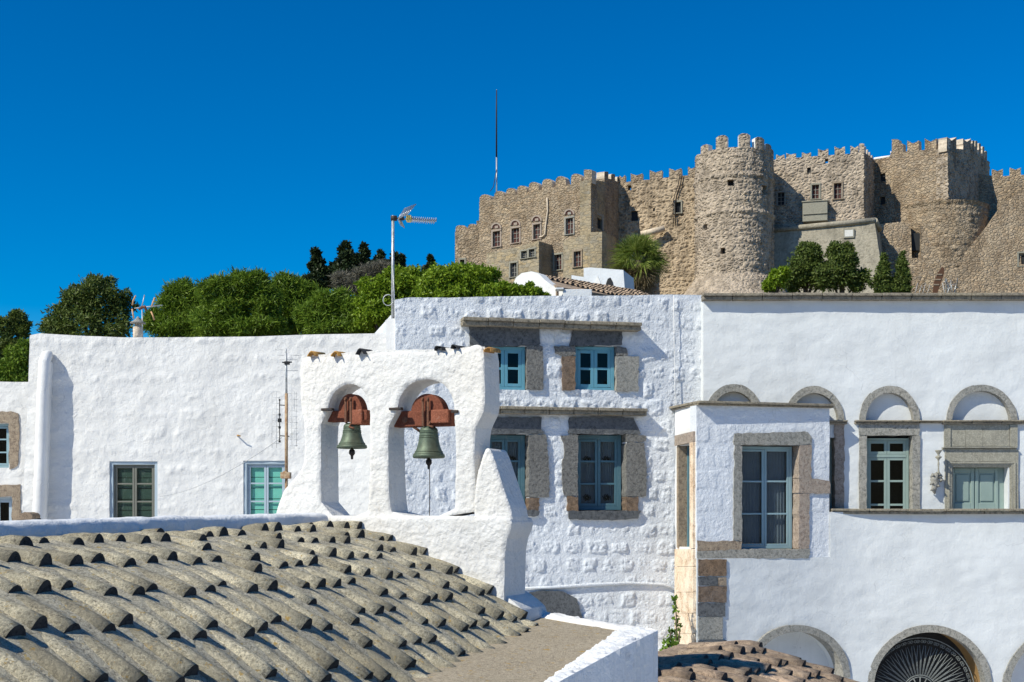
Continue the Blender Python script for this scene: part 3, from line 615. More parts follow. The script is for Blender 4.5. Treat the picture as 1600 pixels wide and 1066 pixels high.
# side of the bay
wall('bay_side', PS, 1055, 1086.6, [(1055, 638), (1086.6, 630)], 0, h_wing, 'white', hw, .03, [('r', 1060, 697, 1081, 856)], seed=70)
stones(PS, hw, 'side_lintel', [[(1057.5, 681), (1086.8, 674), (1086.8, 691), (1057.5, 697)]], 'pink', -.045, .1, amp=.1)
stones(PS, hw, 'side_jamb', [[(1081.3, 692), (1086.8, 691), (1086.8, 857), (1081.3, 857)]], 'cream', -.045, .2, amp=.1)
mb = MB(); PS.prism(mb, [(1058.0, 698), (1061, 697), (1061, 856), (1058, 856)], -.012, .45); mb.build('side_jamb', 'tan', hw)
for (a, b) in ((858, 885), (885.5, 925), (925.5, 958), (958.5, 990), (990.5, 1040)):
    stones(PS, hw, 'plastered_brick', [[(1057.5, a), (1086.8, a), (1086.8, b), (1057.5, b)]], 'cream', -.045, .15, amp=.1)
window(PS, 1061, 697, 1081, 856, hw, 'teal', .16, 1, 3, 2, 2, .05)
# ground floor arches
def arch_recess(pl, cx, cy, ro, ri, bm, rm, dp, n=11, df=-.03):
    ring(pl, cx, cy, ro, ri, 0, math.pi, df, .25, n, .006, 1, 5).build('stone_arch', 'greypale', hw, .01)
    mb = MB(); vs = []; nn = 24     # vaulted reveal
    for i in range(nn+1):
        a = math.pi*i/nn; x, y = cx+(ri+.8)*math.cos(a), cy-(ri+.8)*math.sin(a)
        for d in (.1, dp): vs.append(pl.pp(x, y, d))
        for d in (.1, dp): vs.append(pl.pp(cx+(ri+4)*math.cos(a), cy-(ri+4)*math.sin(a), d))
    mb.add(vs, [(4*i, 4*i+1, 4*i+5, 4*i+4) for i in range(nn)]+[(4*i+2, 4*i+6, 4*i+7, 4*i+3) for i in range(nn)], 0, True)
    mb.build('arch_reveal', rm, hw)
    mb = MB(); pl.pxbox(mb, cx-ri-8, cy-ri-8, cx+ri+8, 1400, dp, dp+.1); mb.build('arch_back_wall', bm, hw)
arch_recess(PY, 1243, 1058, 82.5, 71, 'wing', 'wing', .45, 11, -.09)
arch_recess(PR, 1452, 1075, 98, 87, 'interior', 'ochre', .8); arch_recess(PR, 1664, 1078, 98, 87, 'white', 'white', .4)
# fan grille
mb = MB(); gc = (1445, 1085); gd = .28
def gp(a, r): return PR.pp(gc[0]+r*math.cos(a), gc[1]-r*math.sin(a), gd)
for r_ in (24, 27, 86): mb.tube([gp(math.pi*i/32, r_) for i in range(33)], .011, 6)
for i in range(24):
    a = math.pi*(i+.5)/24
    mb.tube([gp(a-.045, 27), gp(a-.075, 55), gp(a-.055, 74)], .008, 5); mb.tube([gp(a+.045, 27), gp(a+.03, 55), gp(a-.015, 74)], .008, 5)
    for sg in (-1, 1):
        c_ = gp(a+sg*.024, 80); mb.tube([c_+Vector((math.cos(t_)*.035*(1-t_/12), 0, math.sin(t_)*.035*(1-t_/12))) for t_ in np.linspace(0, 8, 14)], .006, 5)
for i in range(7): a = math.pi*(i+.5)/7; mb.tube([gp(a, 2), gp(a, 24)], .012, 5)
mb.build('fan_grille', 'grille', hw)
# wall ornament
orn = thing('wall_ornament', tuple(PW.pp(1461, 772, -.1)), 'small carved plaster candle bracket on the wall between the green door and arched window', 'wall ornament')
mb = MB(); c0 = PW.pp(1461, 738, -.2); s_ = 24.65/F
mb.lathe((c0.x, c0.y, c0.z), [(0, 33*s_), (5.5*s_, 34*s_), (5*s_, 32.5*s_), (2*s_, 28*s_), (1.2*s_, 26*s_), (4.5*s_, 24*s_), (5*s_, 22.5*s_), (2*s_, 20*s_), (1*s_, 17*s_), (1.6*s_, 12*s_), (1*s_, 6*s_), (1.6*s_, 0), (3*s_, -2*s_), (0, -3*s_)], 16)
mb.build('candle_holder', 'panel', orn)
mb = MB(); kp = [(1463, 740, 3), (1459, 744, 5.5), (1457, 750, 6), (1459, 756, 5), (1457, 762, 4), (1457, 768, 3), (1458, 772, 1)]
mb.tube([PW.pp(x, y, -.1) for x, y, r in kp], [r*s_ for x, y, r in kp], 10)
for (x, y, r) in ((1466, 744, 3.5), (1454, 743, 3), (1468, 750, 3), (1453, 755, 2.5), (1463, 759, 2.5), (1454, 764, 2.5)):
    mb.tube([PW.pp(x-1, y+r, -.06), PW.pp(x, y, -.16), PW.pp(x+1, y-r, -.08)], [r*s_*.4, r*s_, r*s_*.3], 8)
mb.tube([PW.pp(1463, 742, -.12), PW.pp(1465, 745, .05)], .03, 8)
mb.build('carved_bracket', 'greypale', orn)
# ---------------------------------------------------------------- chapel roof, terrace, bell gable
RV = Vector((.3907, .9205, 0)); DV = Vector((.9205, -.3907, 0)); R0 = Vector((-1.632, 12.8, CZ-.1216))
def S1(u, v):
    h = .22*v+.125*v*v if v > 0 else -.0+.18*v*0
    k = min(1, max(0, v/1.3)); p = R0+RV*u+DV*v; p.z = R0.z-.05+.016*u*(1-k)-h; return p
def tiles(mb, S, cols, e0, w, hgt, vr, capm=1, jit=.05, lift=.035, over=1.3, seed=0, nar=1, hi=1):
    rnd = random.Random(seed); NC = 8; NL = 4
    for (u, phase) in cols:
        e = e0(u) if callable(e0) else e0; va, vend = vr(u); v = va-phase*e
        while v < vend-.12:
            ee = e*(1+rnd.uniform(-jit, jit)); vb = min(v+ee*over, vend+.03); v0 = v; v += ee
            if vb-v0 < .1: continue
            uj = u+rnd.uniform(-.014, .014); o = S(uj, v0); tv = S(uj, vb)-o; ln = tv.length; tv.normalize()
            uv = (S(uj+.1, v0)-S(uj-.1, v0)).normalized(); nr = uv.cross(tv); nr = -nr if nr.z < 0 else nr
            w0, w1 = w*.92*rnd.uniform(.94, 1.06), w*nar*rnd.uniform(.86, 1.12); h0, h1 = hgt*.74, hgt*hi*rnd.uniform(.82, 1.18); l1 = lift*rnd.uniform(.6, 1.4); sk = rnd.uniform(-.025, .025)
            P_ = []
            for lay in (0, .016):
                for i in range(NL+1):
                    s = i/NL; ww = w0+(w1-w0)*s; hh = h0+(h1-h0)*s; q = S(uj, v0+(vb-v0)*s)+uv*sk*s; base = -.02+(l1+.01)*s
                    wob = rnd.uniform(-.003, .003)
                    for k in range(NC+1):
                        a = math.pi*k/NC; cx = math.cos(a); sy = math.sin(a)
                        P_.append(q+uv*(cx*(ww-lay))+nr*((sy**(.85+.5*s))*(hh-lay)+base+wob-(.03 if k in (0, NC) else 0)*s))
            n1 = (NL+1)*(NC+1); fs = []
            for i in range(NL):
                for k in range(NC):
                    a = i*(NC+1)+k; fs.append((a, a+NC+1, a+NC+2, a+1)); fs.append((n1+a, n1+a+1, n1+a+NC+2, n1+a+NC+1))
            mb.add(P_, fs, 0, True)
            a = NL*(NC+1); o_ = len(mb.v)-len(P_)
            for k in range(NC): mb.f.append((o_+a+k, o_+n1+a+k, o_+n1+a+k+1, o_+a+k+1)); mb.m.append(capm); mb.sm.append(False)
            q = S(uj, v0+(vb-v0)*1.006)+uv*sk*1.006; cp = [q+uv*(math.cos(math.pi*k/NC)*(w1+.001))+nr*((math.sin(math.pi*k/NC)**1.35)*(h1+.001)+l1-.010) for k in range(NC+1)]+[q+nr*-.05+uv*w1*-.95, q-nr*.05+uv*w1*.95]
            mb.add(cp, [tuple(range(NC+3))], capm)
ch = thing('chapel', (-.5, 10, 0), 'small chapel in the foreground under a curved roof of old grey clay tiles', 'chapel')
def vend1(u): return 1.98-.108*u
rr = random.Random(3); cols = []; k = 0; u = -.08
while u > -9.2:
    far = max(0, 1+u/3.4); cols.append((u, ((.5 - .12*min(0, u+3.5)/.46 + (rr.uniform(-.5, .5) if rr.random() < .12+.8*far else rr.uniform(-.07, .07))) % 1))); u -= .222+rr.uniform(-.012, .012)
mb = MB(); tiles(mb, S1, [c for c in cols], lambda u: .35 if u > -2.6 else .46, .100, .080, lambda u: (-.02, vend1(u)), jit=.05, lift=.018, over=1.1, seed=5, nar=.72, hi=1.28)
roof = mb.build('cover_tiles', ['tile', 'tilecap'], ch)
cu = np.array([c[0] for c in cols]); us = np.arange(-9.4, .001, .028); vs_ = np.linspace(-.12, 3.1, 60)
Q = np.zeros((len(vs_), len(us), 3))
for i, v_ in enumerate(vs_):
    for j, u_ in enumerate(us):
        v2 = min(v_, vend1(u_)+.03); p = S1(u_, max(v2, -.12)); dc = float(cu[np.abs(cu-u_).argmin()])-u_; p.z += (.036+.020*math.cos(min(1, abs(dc)/.11)*math.pi/2)**1.0 if v2 > 0 else -.02)+.018*(float(fbm(u_*11, v2*11, 3))-.5); Q[i, j] = p
gridmesh('mortar_bed', Q, np.ones((len(vs_)-1, len(us)-1), bool), np.array([0, 0, -.25]), 'tilebed', ch)
def T(px, py, up=0): Y = (1.77-up)/((py-HZ)/F+.06); return P(px, py, Y)
def slab(name, poly, dz, mat, parent, amp=0.0, zb=None, step=.12, top_noise=0.0):
    """closed polygon of world points extruded down; outline roughened"""
    pts = []; n_ = len(poly)
    for i in range(n_):
        a, b = poly[i], poly[(i+1) % n_]; k_ = max(1, int((b-a).length/step))
        for j in range(k_):
            q = a.lerp(b, j/k_); q = q+Vector((random.uniform(-amp, amp), random.uniform(-amp, amp), random.uniform(-top_noise, top_noise))); pts.append(q)
    n_ = len(pts); lo = [Vector((p.x, p.y, zb if zb is not None else p.z-dz)) for p in pts]
    mb = MB(); mb.add(pts+lo, [tuple(range(n_))]+[(i, i+n_, (i+1) % n_+n_, (i+1) % n_) for i in range(n_)], 0)
    return mb.build(name, mat, parent)
slab('terrace', [T(830, 955), T(975, 986), T(845, 1075), T(780, 1150), T(560, 1180), T(540, 1100), T(700, 1010)][::-1], .3, 'concrete', ch)
def strip(name, inner, outer, up, mat, parent, zb, nseg=90, nw=9, amp=.05):
    """a low parapet between two pixel polylines on the terrace plane, its own rough top"""
    def samp(pl_, t):
        L_ = [math.dist(pl_[i], pl_[i+1]) for i in range(len(pl_)-1)]; s = t*sum(L_)
        for i, l in enumerate(L_):
            if s <= l or i == len(L_)-1: q = s/l; return (pl_[i][0]+(pl_[i+1][0]-pl_[i][0])*q, pl_[i][1]+(pl_[i+1][1]-pl_[i][1])*q)
            s -= l
    Q = np.zeros((nseg+1, nw+1, 3))
    for i in range(nseg+1):
        A = T(*samp(inner, i/nseg), up*.3); B = T(*samp(outer, i/nseg), up)
        for j in range(nw+1):
            t = j/nw; p = A.lerp(B, t); nz = float(fbm(p.x*9, p.y*9, 9)-.5)+.5*float(vnoise(p.x*31, p.y*31, 19)-.5)
            Q[i, j] = (p.x+nz*amp*2*(t > .9)+ .0, p.y, p.z+math.sin(t*math.pi)*.02+nz*.05)
    back = np.zeros_like(Q); back[..., 2] = zb-Q[..., 2]
    return gridmesh(name, Q, np.ones((nseg, nw), bool), back, mat, parent)
strip('parapet', [(966, 984), (910, 1023), (850, 1066), (745, 1150)], [(1024, 987), (960, 1018), (878, 1063), (765, 1150)], .10, 'shadewhite', ch, 5.2, 160)
strip('rear_parapet', [(1024, 988), (966, 984.5), (900, 974), (832, 962)], [(1024, 985.5), (966, 976), (900, 966), (826, 950)], .02, 'white', ch, 5.2, 30)
slab('chapel_walls', [S1(-9.4, -.1)+Vector((0, 0, -.35)), S1(0, -.1)+Vector((0, 0, -.35)), S1(0, 2.0)+Vector((0, 0, -.35)), T(1015, 990)+Vector((0, 0, -.4)), T(765, 1150)+Vector((0, 0, -.4)), S1(-9.4, 3)+Vector((0, 0, -.35))][::-1], 1, 'white', ch, zb=0)
# low wall behind the ridge
lw = thing('low_garden_wall', (-3.5, 10, 0), 'low white parapet wall running behind the tiled roof ridge', 'wall')
Q = []; nS = 160
for i in range(nS+1):
    t = i/nS; c = R0+RV*(-9.6+9.45*t)-DV*.30; zt = CZ-.125+.10*t+.012*float(fbm(t*30, 1, 4)); row = []
    for (o, z) in ((.16, -2.), (.165, -.16), (.165, -.10), (.15, -.03), (.12, -.005), (.05, .005), (-.05, .005), (-.12, 0), (-.16, -.03), (-.165, -.2), (-.165, -2.)):
        nz = float(fbm(t*45, z*6+o*5, 6)-.5)*.075; q = c+DV*(o+nz); row.append((q.x, q.y, zt+z+nz*.5))
    Q.append(row)
gridmesh('wall', np.array(Q)[:, ::-1], np.ones((nS, 10), bool), np.array([0, 0, -.001]), 'shadewhite', lw)
# bell gable
PG = Pl(545, 12.8, 820, 12.06)
def inpoly(x, y, poly):
    c = np.zeros(x.shape, bool); n_ = len(poly)
    for i in range(n_):
        (x1, y1), (x2, y2) = poly[i], poly[(i+1) % n_]
        if y1 == y2: continue
        c ^= ((y1 > y) != (y2 > y)) & (x < (x2-x1)*(y-y1)/(y2-y1)+x1)
    return c
def chaikin(p, n=1):
    for _ in range(n):
        q = []
        for i in range(len(p)):
            a, b = p[i], p[(i+1) % len(p)]; q += [(a[0]*.75+b[0]*.25, a[1]*.75+b[1]*.25), (a[0]*.25+b[0]*.75, a[1]*.25+b[1]*.75)]
        p = q
    return p
def polywall(name, pl, outer, holes, hf, mat, parent, res=.012, d0=0, thick=.38, seed=0, smooth=1, bulge=.0, ref=0):
    q = pl.off(ref) if ref else pl
    polys = [[q.uz(*p) for p in chaikin(po, smooth)] for po in [outer]+holes]
    u = [p[0] for p in polys[0]]; z = [p[1] for p in polys[0]]
    U = np.arange(min(u)-res, max(u)+2*res, res); Z = np.arange(min(z)-res, max(z)+2*res, res); UU, ZZ = np.meshgrid(U, Z)
    uc = (UU[:-1, :-1]+UU[1:, 1:])/2; zc = (ZZ[:-1, :-1]+ZZ[1:, 1:])/2
    mask = inpoly(uc, zc, polys[0])
    for h in polys[1:]: mask &= ~inpoly(uc, zc, h)
    seg = np.array([(a[0], a[1], b[0], b[1]) for po in polys for a, b in zip(po, po[1:]+po[:1])])
    m = np.zeros((len(Z)+1, len(U)+1), int); m[1:-1, 1:-1] = mask; s4 = m[:-1, :-1]+m[1:, :-1]+m[:-1, 1:]+m[1:, 1:]
    bi = np.where((s4 > 0) & (s4 < 4)); X, Y_ = UU[bi], ZZ[bi]
    dx, dy = seg[:, 2]-seg[:, 0], seg[:, 3]-seg[:, 1]; L2 = dx*dx+dy*dy+1e-12
    t = np.clip(((X[:, None]-seg[:, 0])*dx+(Y_[:, None]-seg[:, 1])*dy)/L2, 0, 1); fx, fy = seg[:, 0]+t*dx, seg[:, 1]+t*dy
    d = np.hypot(fx-X[:, None], fy-Y_[:, None]); j = d.argmin(1); I = np.arange(len(j)); ok = d[I, j] < res*1.3
    UU[bi] = np.where(ok, fx[I, j], X); ZZ[bi] = np.where(ok, fy[I, j], Y_)
    D = d0-hf(UU+seed, ZZ)
    # round the arrises: boundary cells pulled in
    kk = (s4 == 4).astype(float)
    for _ in range(2): kk = (kk+np.roll(kk, 1, 0)+np.roll(kk, -1, 0)+np.roll(kk, 1, 1)+np.roll(kk, -1, 1))/5
    D = D+(1-kk)*bulge
    Q = np.stack([pl.a.x+pl.t.x*UU+pl.n.x*D, pl.a.y+pl.t.y*UU+pl.n.y*D, ZZ], -1); bk = thick+d0-D+.03*(fbm(UU*3, ZZ*3, 91)-.5)
    return gridmesh(name, Q, mask, np.stack([pl.n.x*bk, pl.n.y*bk, 0*bk], -1), mat, parent)
bg_ = thing('bell_gable', tuple(Vector((*PG.pt(0, 0).xy, 0))), 'whitewashed two-arched bell gable rising behind the tiled roof', 'bell tower')
outer = [(427, 812), (434, 790), (441, 768), (452, 756), (463, 742), (473, 729), (475, 700), (474, 660), (469, 642), (468, 600), (468, 561), (480, 557), (500, 559), (520, 556), (545, 552), (575, 551), (610, 548), (650, 549), (672, 552), (684, 543), (692, 551), (704, 553), (713, 541), (722, 549), (735, 540), (748, 538), (756, 546), (757, 600), (757, 640), (749, 656), (742, 672), (741, 720), (742, 760), (744, 812)]
h1 = [(501, 806), (500, 720), (499, 665), (503, 655), (510, 642), (512, 628), (520, 612), (533, 602), (546, 599), (559, 603), (570, 615), (576, 632), (577, 655), (577, 720), (577, 780), (573, 806)]
h2 = [(612, 806), (608, 780), (606, 720), (605, 668), (611, 656), (619, 642), (622, 622), (634, 604), (650, 595), (669, 592), (688, 597), (701, 611), (708, 630), (709, 650), (712, 680), (711, 760), (709, 806)]
polywall('gable_wall', PG, outer, [h1, h2], h_bel, 'belfry', bg_, .0125, 0, .36, bulge=.02)
polywall('buttress', PG, [(762, 698), (770, 706), (782, 742), (793, 775), (802, 800), (803, 830), (742, 830), (743, 780), (747, 742), (755, 715)], [], h_bel, 'belfry', bg_, .0125, -.05, .42, 5, bulge=.03)
polywall('base_wall', PG, [(413, 807), (440, 804), (520, 806), (600, 806.5), (700, 806.5), (760, 806), (796, 808), (800, 820), (788, 850), (786, 900), (787, 990), (760, 1010), (560, 1010), (413, 900)], [], h_bel, 'belfry', bg_, .014, -.07, .55, 9, bulge=.02, ref=-.07)
polywall('base_foot', PG, [(700, 905), (740, 915), (780, 925), (800, 938), (822, 958), (818, 990), (820, 1100), (600, 1100), (640, 900)], [], h_bel, 'belfry', bg_, .02, -.02, .6, 12, bulge=.02)
mb0 = None
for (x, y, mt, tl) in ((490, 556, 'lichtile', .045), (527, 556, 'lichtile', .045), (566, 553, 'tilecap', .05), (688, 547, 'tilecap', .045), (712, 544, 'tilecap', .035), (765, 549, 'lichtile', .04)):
    mb = MB(); c = PG.pp(x, y, -.05); vs = []; NA = 8
    for lay in (1, .8):
        for d in (0, .24):
            for k in range(NA+1):
                a = math.pi*k/NA; rj = tl*(1+.12*math.sin(k*5+x)); w_ = rj*(1-.15*d); vs.append(c+PG.t*(math.cos(a)*w_*lay)+PG.n*d+Vector((0, 0, math.sin(a)*w_*lay*1.1-.01+d*.05)))
    m_ = NA+1; fs = []
    for k in range(NA): fs += [(k, k+1, m_+k+1, m_+k), (2*m_+k, 3*m_+k, 3*m_+k+1, 2*m_+k+1), (k, 2*m_+k, 2*m_+k+1, k+1), (m_+k, m_+k+1, 3*m_+k+1, 3*m_+k)]
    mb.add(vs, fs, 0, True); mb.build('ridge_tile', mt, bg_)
mb = MB(); PG.prism(mb, jag([(475, 557), (500, 553), (600, 547), (680, 545), (756, 541), (757, 547), (680, 553), (600, 553), (475, 562)], 8, 1.2), .02, .34); mb.build('mortar_capping', 'belfry', bg_)
for (x, y, x2) in ((503, 638, 520), (609, 637, 628), (706, 641, 716)):
    mb = MB(); PG.pxbox(mb, x, y, x2, y+4, -.02, .03); mb.build('iron_tie', 'iron', bg_, .003)
PGm = PG.off(.18)
def bell(label, cx, ytop, ymouth, rw, beam, disc, chip, rope):
    c = PGm.pp(cx, ymouth, 0); sc_ = 12.6/F; r = thing('bell', tuple(c), label, 'bell', 'bells hanging in the gable')
    H_ = (ymouth-ytop)*sc_; R_ = rw*sc_
    pr = [(R_*.93, 0), (R_, .03*H_), (R_*.985, .09*H_), (R_*.87, .17*H_), (R_*.75, .30*H_), (R_*.66, .46*H_), (R_*.60, .62*H_), (R_*.565, .76*H_), (R_*.55, .84*H_), (R_*.57, .86*H_), (R_*.55, .88*H_), (R_*.52, .93*H_), (R_*.38, .985*H_), (R_*.2, 1.01*H_), (0, 1.015*H_)]
    inn = [(R_*.10, .9*H_), (R_*.45, .85*H_), (R_*.5, .6*H_), (R_*.62, .3*H_), (R_*.85, .05*H_), (R_*.93, 0)]
    mb = MB(); mb.lathe(c, inn+pr[1:], 40); 
    for z_, r__ in ((.12, .945), (.20, .85), (.64, .60), (.70, .585), (.80, .565)):
        mb.tube([c+Vector((math.cos(a)*R_*r__, math.sin(a)*R_*r__, z_*H_)) for a in np.linspace(0, 2*math.pi, 33)], .0045, 5, caps=False)
    mb.build('bell_body', 'bronze', r)
    mb = MB()
    for dx in (-.05, 0, .05):
        mb.tube([c+Vector((dx, 0, H_*.98)), c+Vector((dx*1.6, -.02, H_+.04)), c+Vector((dx*.8, 0, H_+.09))], .012, 6)
    mb.build('crown_loop', 'rust', r)
    mb = MB(); mb.tube([c+Vector((0, 0, H_*.6)), c+Vector((.0, 0, .0)), c+Vector((0, 0, -.02)), c+Vector((0, 0, -.05)), c+Vector((0, 0, -.075)), c+Vector((0, 0, -.11))], [.008, .01, .03, .032, .014, .012], 10); mb.build('clapper', 'iron', r)
    x0, y0, x1, y1 = beam; mb = MB(); PGm.pxbox(mb, x0, y0, x1, y1, -.06, .08); mb.build('beam', 'redwood', r, .012)
    a, b, yt, yb = disc; mb = MB(); cxx = (a+b)/2; rx = (b-a)/2
    PGm.prism(mb, [(cxx+rx*math.cos(t_), yb-(yb-yt)*math.sin(t_)) for t_ in np.linspace(0, math.pi, 22)], -.05, .07); mb.build('headstock', 'redwood', r, .012)
    x0, y0, x1, y1 = chip; mb = MB(); PGm.pxbox(mb, x0, y0, x1, y1, -.09, .10); mb.build('beam_block', 'redchip', r, .01)
    mb = MB()
    for xx in (cx-3, cx+5): PGm.pxbox(mb, xx-1.6, yt+6, xx+1.6, ytop+1, -.095, -.08); PGm.pxbox(mb, xx-1.2, yt+8, xx+1.2, yt+11, -.11, -.095)
    mb.tube([PGm.pp(x0, y1-3, -.08), PGm.pp(x0-3, y1+4, -.09), PGm.pp(x0+4, y1+6, -.09)], .012, 6)
    mb.build('strap', 'rust', r, .002)
    if rope:
        mb = MB(); mb.tube([PGm.pp(cx+1, ymouth+14, 0), PGm.pp(cx+1.5, 760, 0), PGm.pp(cx+1, 806, 0)], .0045, 6); mb.build('pull_chain', 'iron', r)
        mb = MB(); mb.tube([PGm.pp(634, 664, -.02), PGm.pp(640, 662, -.04), PGm.pp(652, 670, -.03), PGm.pp(658, 675, -.01)], .014, 8)
        mb.tube([PGm.pp(638, 657, -.08), PGm.pp(638, 657, -.05)], .03, 12); mb.build('lever', 'rust', r)
t = NT('bronze_patina'); a = t.noise(16, 7, .7); b = t.noise(4, 4, .6, stretch=(1, 1, .4))
cc = t.mix(t.ramp(a, [(.35, (0,)*3), (.62, (1,)*3)]), (.075, .10, .07), (.13, .17, .12)); cc = t.mix(t.ramp(b, [(.5, (0,)*3), (.68, (.7,)*3)]), cc, (.085, .08, .05))
t.pr(cc, .55, t.bump(a, .35, .006), metal=.35); M['bronze'] = t.m
bell('smaller smooth green bronze bell in the left arch of the gable', 550, 660, 701, 24.5, (511, 642, 578, 659), (532.5, 569.5, 616, 645), (556, 641, 572, 664), False)
bell('larger ornate green bronze bell with a pull chain in the right arch of the gable', 670, 666, 716, 25.5, (619, 642, 709, 667), (646, 697, 616, 645), (679, 641, 707, 662), True)
# ---------------------------------------------------------------- small tiled roof at lower right
lr = thing('lean_to_shed', (2.9, 16, 0), 'low outbuilding roof of reddish tiles below the stone arches', 'outbuilding')
A0 = P(1172, 1008, 16.5)
def S2(u, v): p = A0+RV*u+DV*v; p.z = A0.z-(.30*v+.03*v*v if v > 0 else .02*v); return p
mb = MB(); rr = random.Random(8); cols = [(-.14-.285*i, .3*rr.random()+(.5 if i % 3 == 1 else 0)) for i in range(17)]
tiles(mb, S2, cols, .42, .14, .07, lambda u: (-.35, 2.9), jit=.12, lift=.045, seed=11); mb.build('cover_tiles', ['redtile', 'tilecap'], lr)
Q = np.array([[tuple(S2(u_, v_)+Vector((0, 0, -.03+.01*math.sin(u_*27)))) for u_ in np.arange(-5, .02, .08)] for v_ in np.linspace(-.9, 3, 24)])
gridmesh('mortar_bed', Q, np.ones((Q.shape[0]-1, Q.shape[1]-1), bool), np.array([0, 0, -.2]), 'redtile', lr)
slab('wall', [S2(-5, -.85)+Vector((0, 0, -.2)), S2(0, -.85)+Vector((0, 0, -.2)), S2(0, 2.9)+Vector((0, 0, -.2)), S2(-5, 2.9)+Vector((0, 0, -.2))][::-1], 1, 'white', lr, zb=0)
# climbing vine beside the parapet
vn = thing('climbing_vine', (P(1052, 1040, 24).x, 24, 0), 'bright green climbing vine at the foot of the cream brick corner', 'plant')
mb = MB(); vl = []
for path in ([(1058, 1060), (1056, 1000), (1057, 970), (1055, 935)], [(1050, 1060), (1044, 1020), (1048, 990), (1056, 985)], [(1062, 1060), (1060, 1010), (1062, 985)]):
    pts = [P(x, y, 23.5 if i < 3 else 23.9) for i, (x, y) in enumerate(path)]; mb.tube([pts[0].copy()-Vector((0, 0, 3))]+pts, .012, 6)
mb.build('stem', 'bark', vn)
for (x, y, r_) in ((1050, 1035, 15), (1060, 1030, 12), (1040, 1022, 9), (1044, 1005, 8), (1057, 1012, 9), (1050, 1050, 18), (1062, 1045, 10)): c = P(x, y, 23.4); vl.append((c.x, c.y, c.z, r_*.0118, .2, r_*.0118))
for (x, y, r_) in ((1057, 995, 4), (1058, 980, 3.5), (1056, 965, 3), (1056, 950, 3), (1055, 938, 3), (1049, 990, 4)): c = P(x, y, 23.6); vl.append((c.x, c.y, c.z, r_*.0118, .05, r_*.0118*2))
v, f = leafcloud(vl, 1100, .085, .7, 0, .2); quads('foliage', v, f, 'ivy', vn)
# ---------------------------------------------------------------- fortress monastery on the hill
ft = thing('fortress', (30, 132, 26), 'huge brown stone hilltop fortress with battlements and two towers', 'fortress')
ZB = 24.0
def merlon(pl, cx, yt, yb, w, parent, kind='swallow', d=.75, mat='fort'):
    h = yb-yt; a, b = cx-w/2, cx+w/2; mb = MB()
    if kind == 'round': po = [(a, yb+2), (a, yt+h*.45), (a+w*.08, yt+h*.2), (a+w*.25, yt+h*.04), (cx, yt), (b-w*.25, yt+h*.03), (b-w*.08, yt+h*.2), (b, yt+h*.45), (b, yb+2)]
    elif kind == 'swallow': po = [(a, yb+2), (a, yt), (a+w*.2, yt+h*.12), (cx, yt+h*.27), (b-w*.2, yt+h*.12), (b, yt), (b, yb+2)]
    else: po = [(a, yb+2), (a, yt+.6), (a+w*.3, yt), (b-w*.2, yt+.3), (b, yt+1), (b, yb+2)]
    pl.prism(mb, jag(po, 2.5, .25), 0, d, 0, True, 1); h_ = 0; return mb.build('merlon', [mat, 'band'], parent)
def fwin(pl, x0, y0, x1, y1, parent, sur='panel', sh='shutred', d=.35, bars=(2, 3), sw=2.2, arch=None, name='window'):
    mb = MB()
    if sur:
        pl.pxbox(mb, x0-sw, y0, x0, y1+sw*.6, -.1, d, 0); pl.pxbox(mb, x1, y0, x1+sw, y1+sw*.6, -.1, d, 0)
        pl.pxbox(mb, x0-sw, y0-sw*1.2, x1+sw, y0, -.11, d, 0); pl.pxbox(mb, x0-sw-.5, y1, x1+sw+.5, y1+sw*.5, -.16, d, 0)
    pl.pxbox(mb, x0, y0, x1, y1, d-.12, d, 1)
    for i in range(1, bars[0]): x = x0+(x1-x0)*i/bars[0]; pl.pxbox(mb, x-.35, y0, x+.35, y1, d-.2, d-.12, 2)
    for i in range(1, bars[1]): y = y0+(y1-y0)*i/bars[1]; pl.pxbox(mb, x0, y-.3, x1, y+.3, d-.19, d-.12, 2)
    if bars[0]:
        pl.pxbox(mb, x0, y0, x0+.9, y1, d-.21, d-.12, 2); pl.pxbox(mb, x1-.9, y0, x1, y1, d-.21, d-.12, 2)
    if arch:
        cx, cy, ro = arch; seg = 10
        po = [(cx+ro*math.cos(math.pi*k/seg), cy-ro*1.05*math.sin(math.pi*k/seg)) for k in range(seg+1)]+[(cx+ro*.72*math.cos(math.pi*k/seg), cy-ro*.78*math.sin(math.pi*k/seg)) for k in range(seg, -1, -1)]
        pl.prism(mb, po, -.14, .2, 3); pl.prism(mb, [(cx+ro*.72*math.cos(math.pi*k/seg), cy-ro*.78*math.sin(math.pi*k/seg)) for k in range(seg+1)], -.06, .1, 1)
        pl.pxbox(mb, cx-ro*.3, cy-ro*.45, cx+ro*.3, cy, -.09, -.06, 0)
    return mb.build(name, [sur or 'interior', sh if sh else 'interior', 'greypale', 'pink'], parent)
def fwall(name, pl, x0, x1, top, mat='fort', hf=h_fort, holes=(), res=.12, thick=1.2, batter=None, zb=ZB, seed=0, warp=None):
    return wall(name, pl, x0, x1, top, zb, hf, mat, ft, res, holes, thick, warp, batter, None, seed)
def HR(ws): return [('r', a, b, c, d) for a, b, c, d in ws]
# low end wall
F1 = Pl(711, 139.6, 752, 138.8); o = fwall('end_wall', F1, 711, 752, [(711, 362), (752, 357)], holes=HR([(719, 406, 726, 418)]))
merlon(F1, 720.5, 352, 361, 17, o, 'round'); merlon(F1, 738.5, 350, 359, 15, o, 'round'); merlon(F1, 749, 345, 358, 9, o, 'block'); fwin(F1, 719, 406, 726, 418, o, 'panel', 'interior', bars=(0, 1))
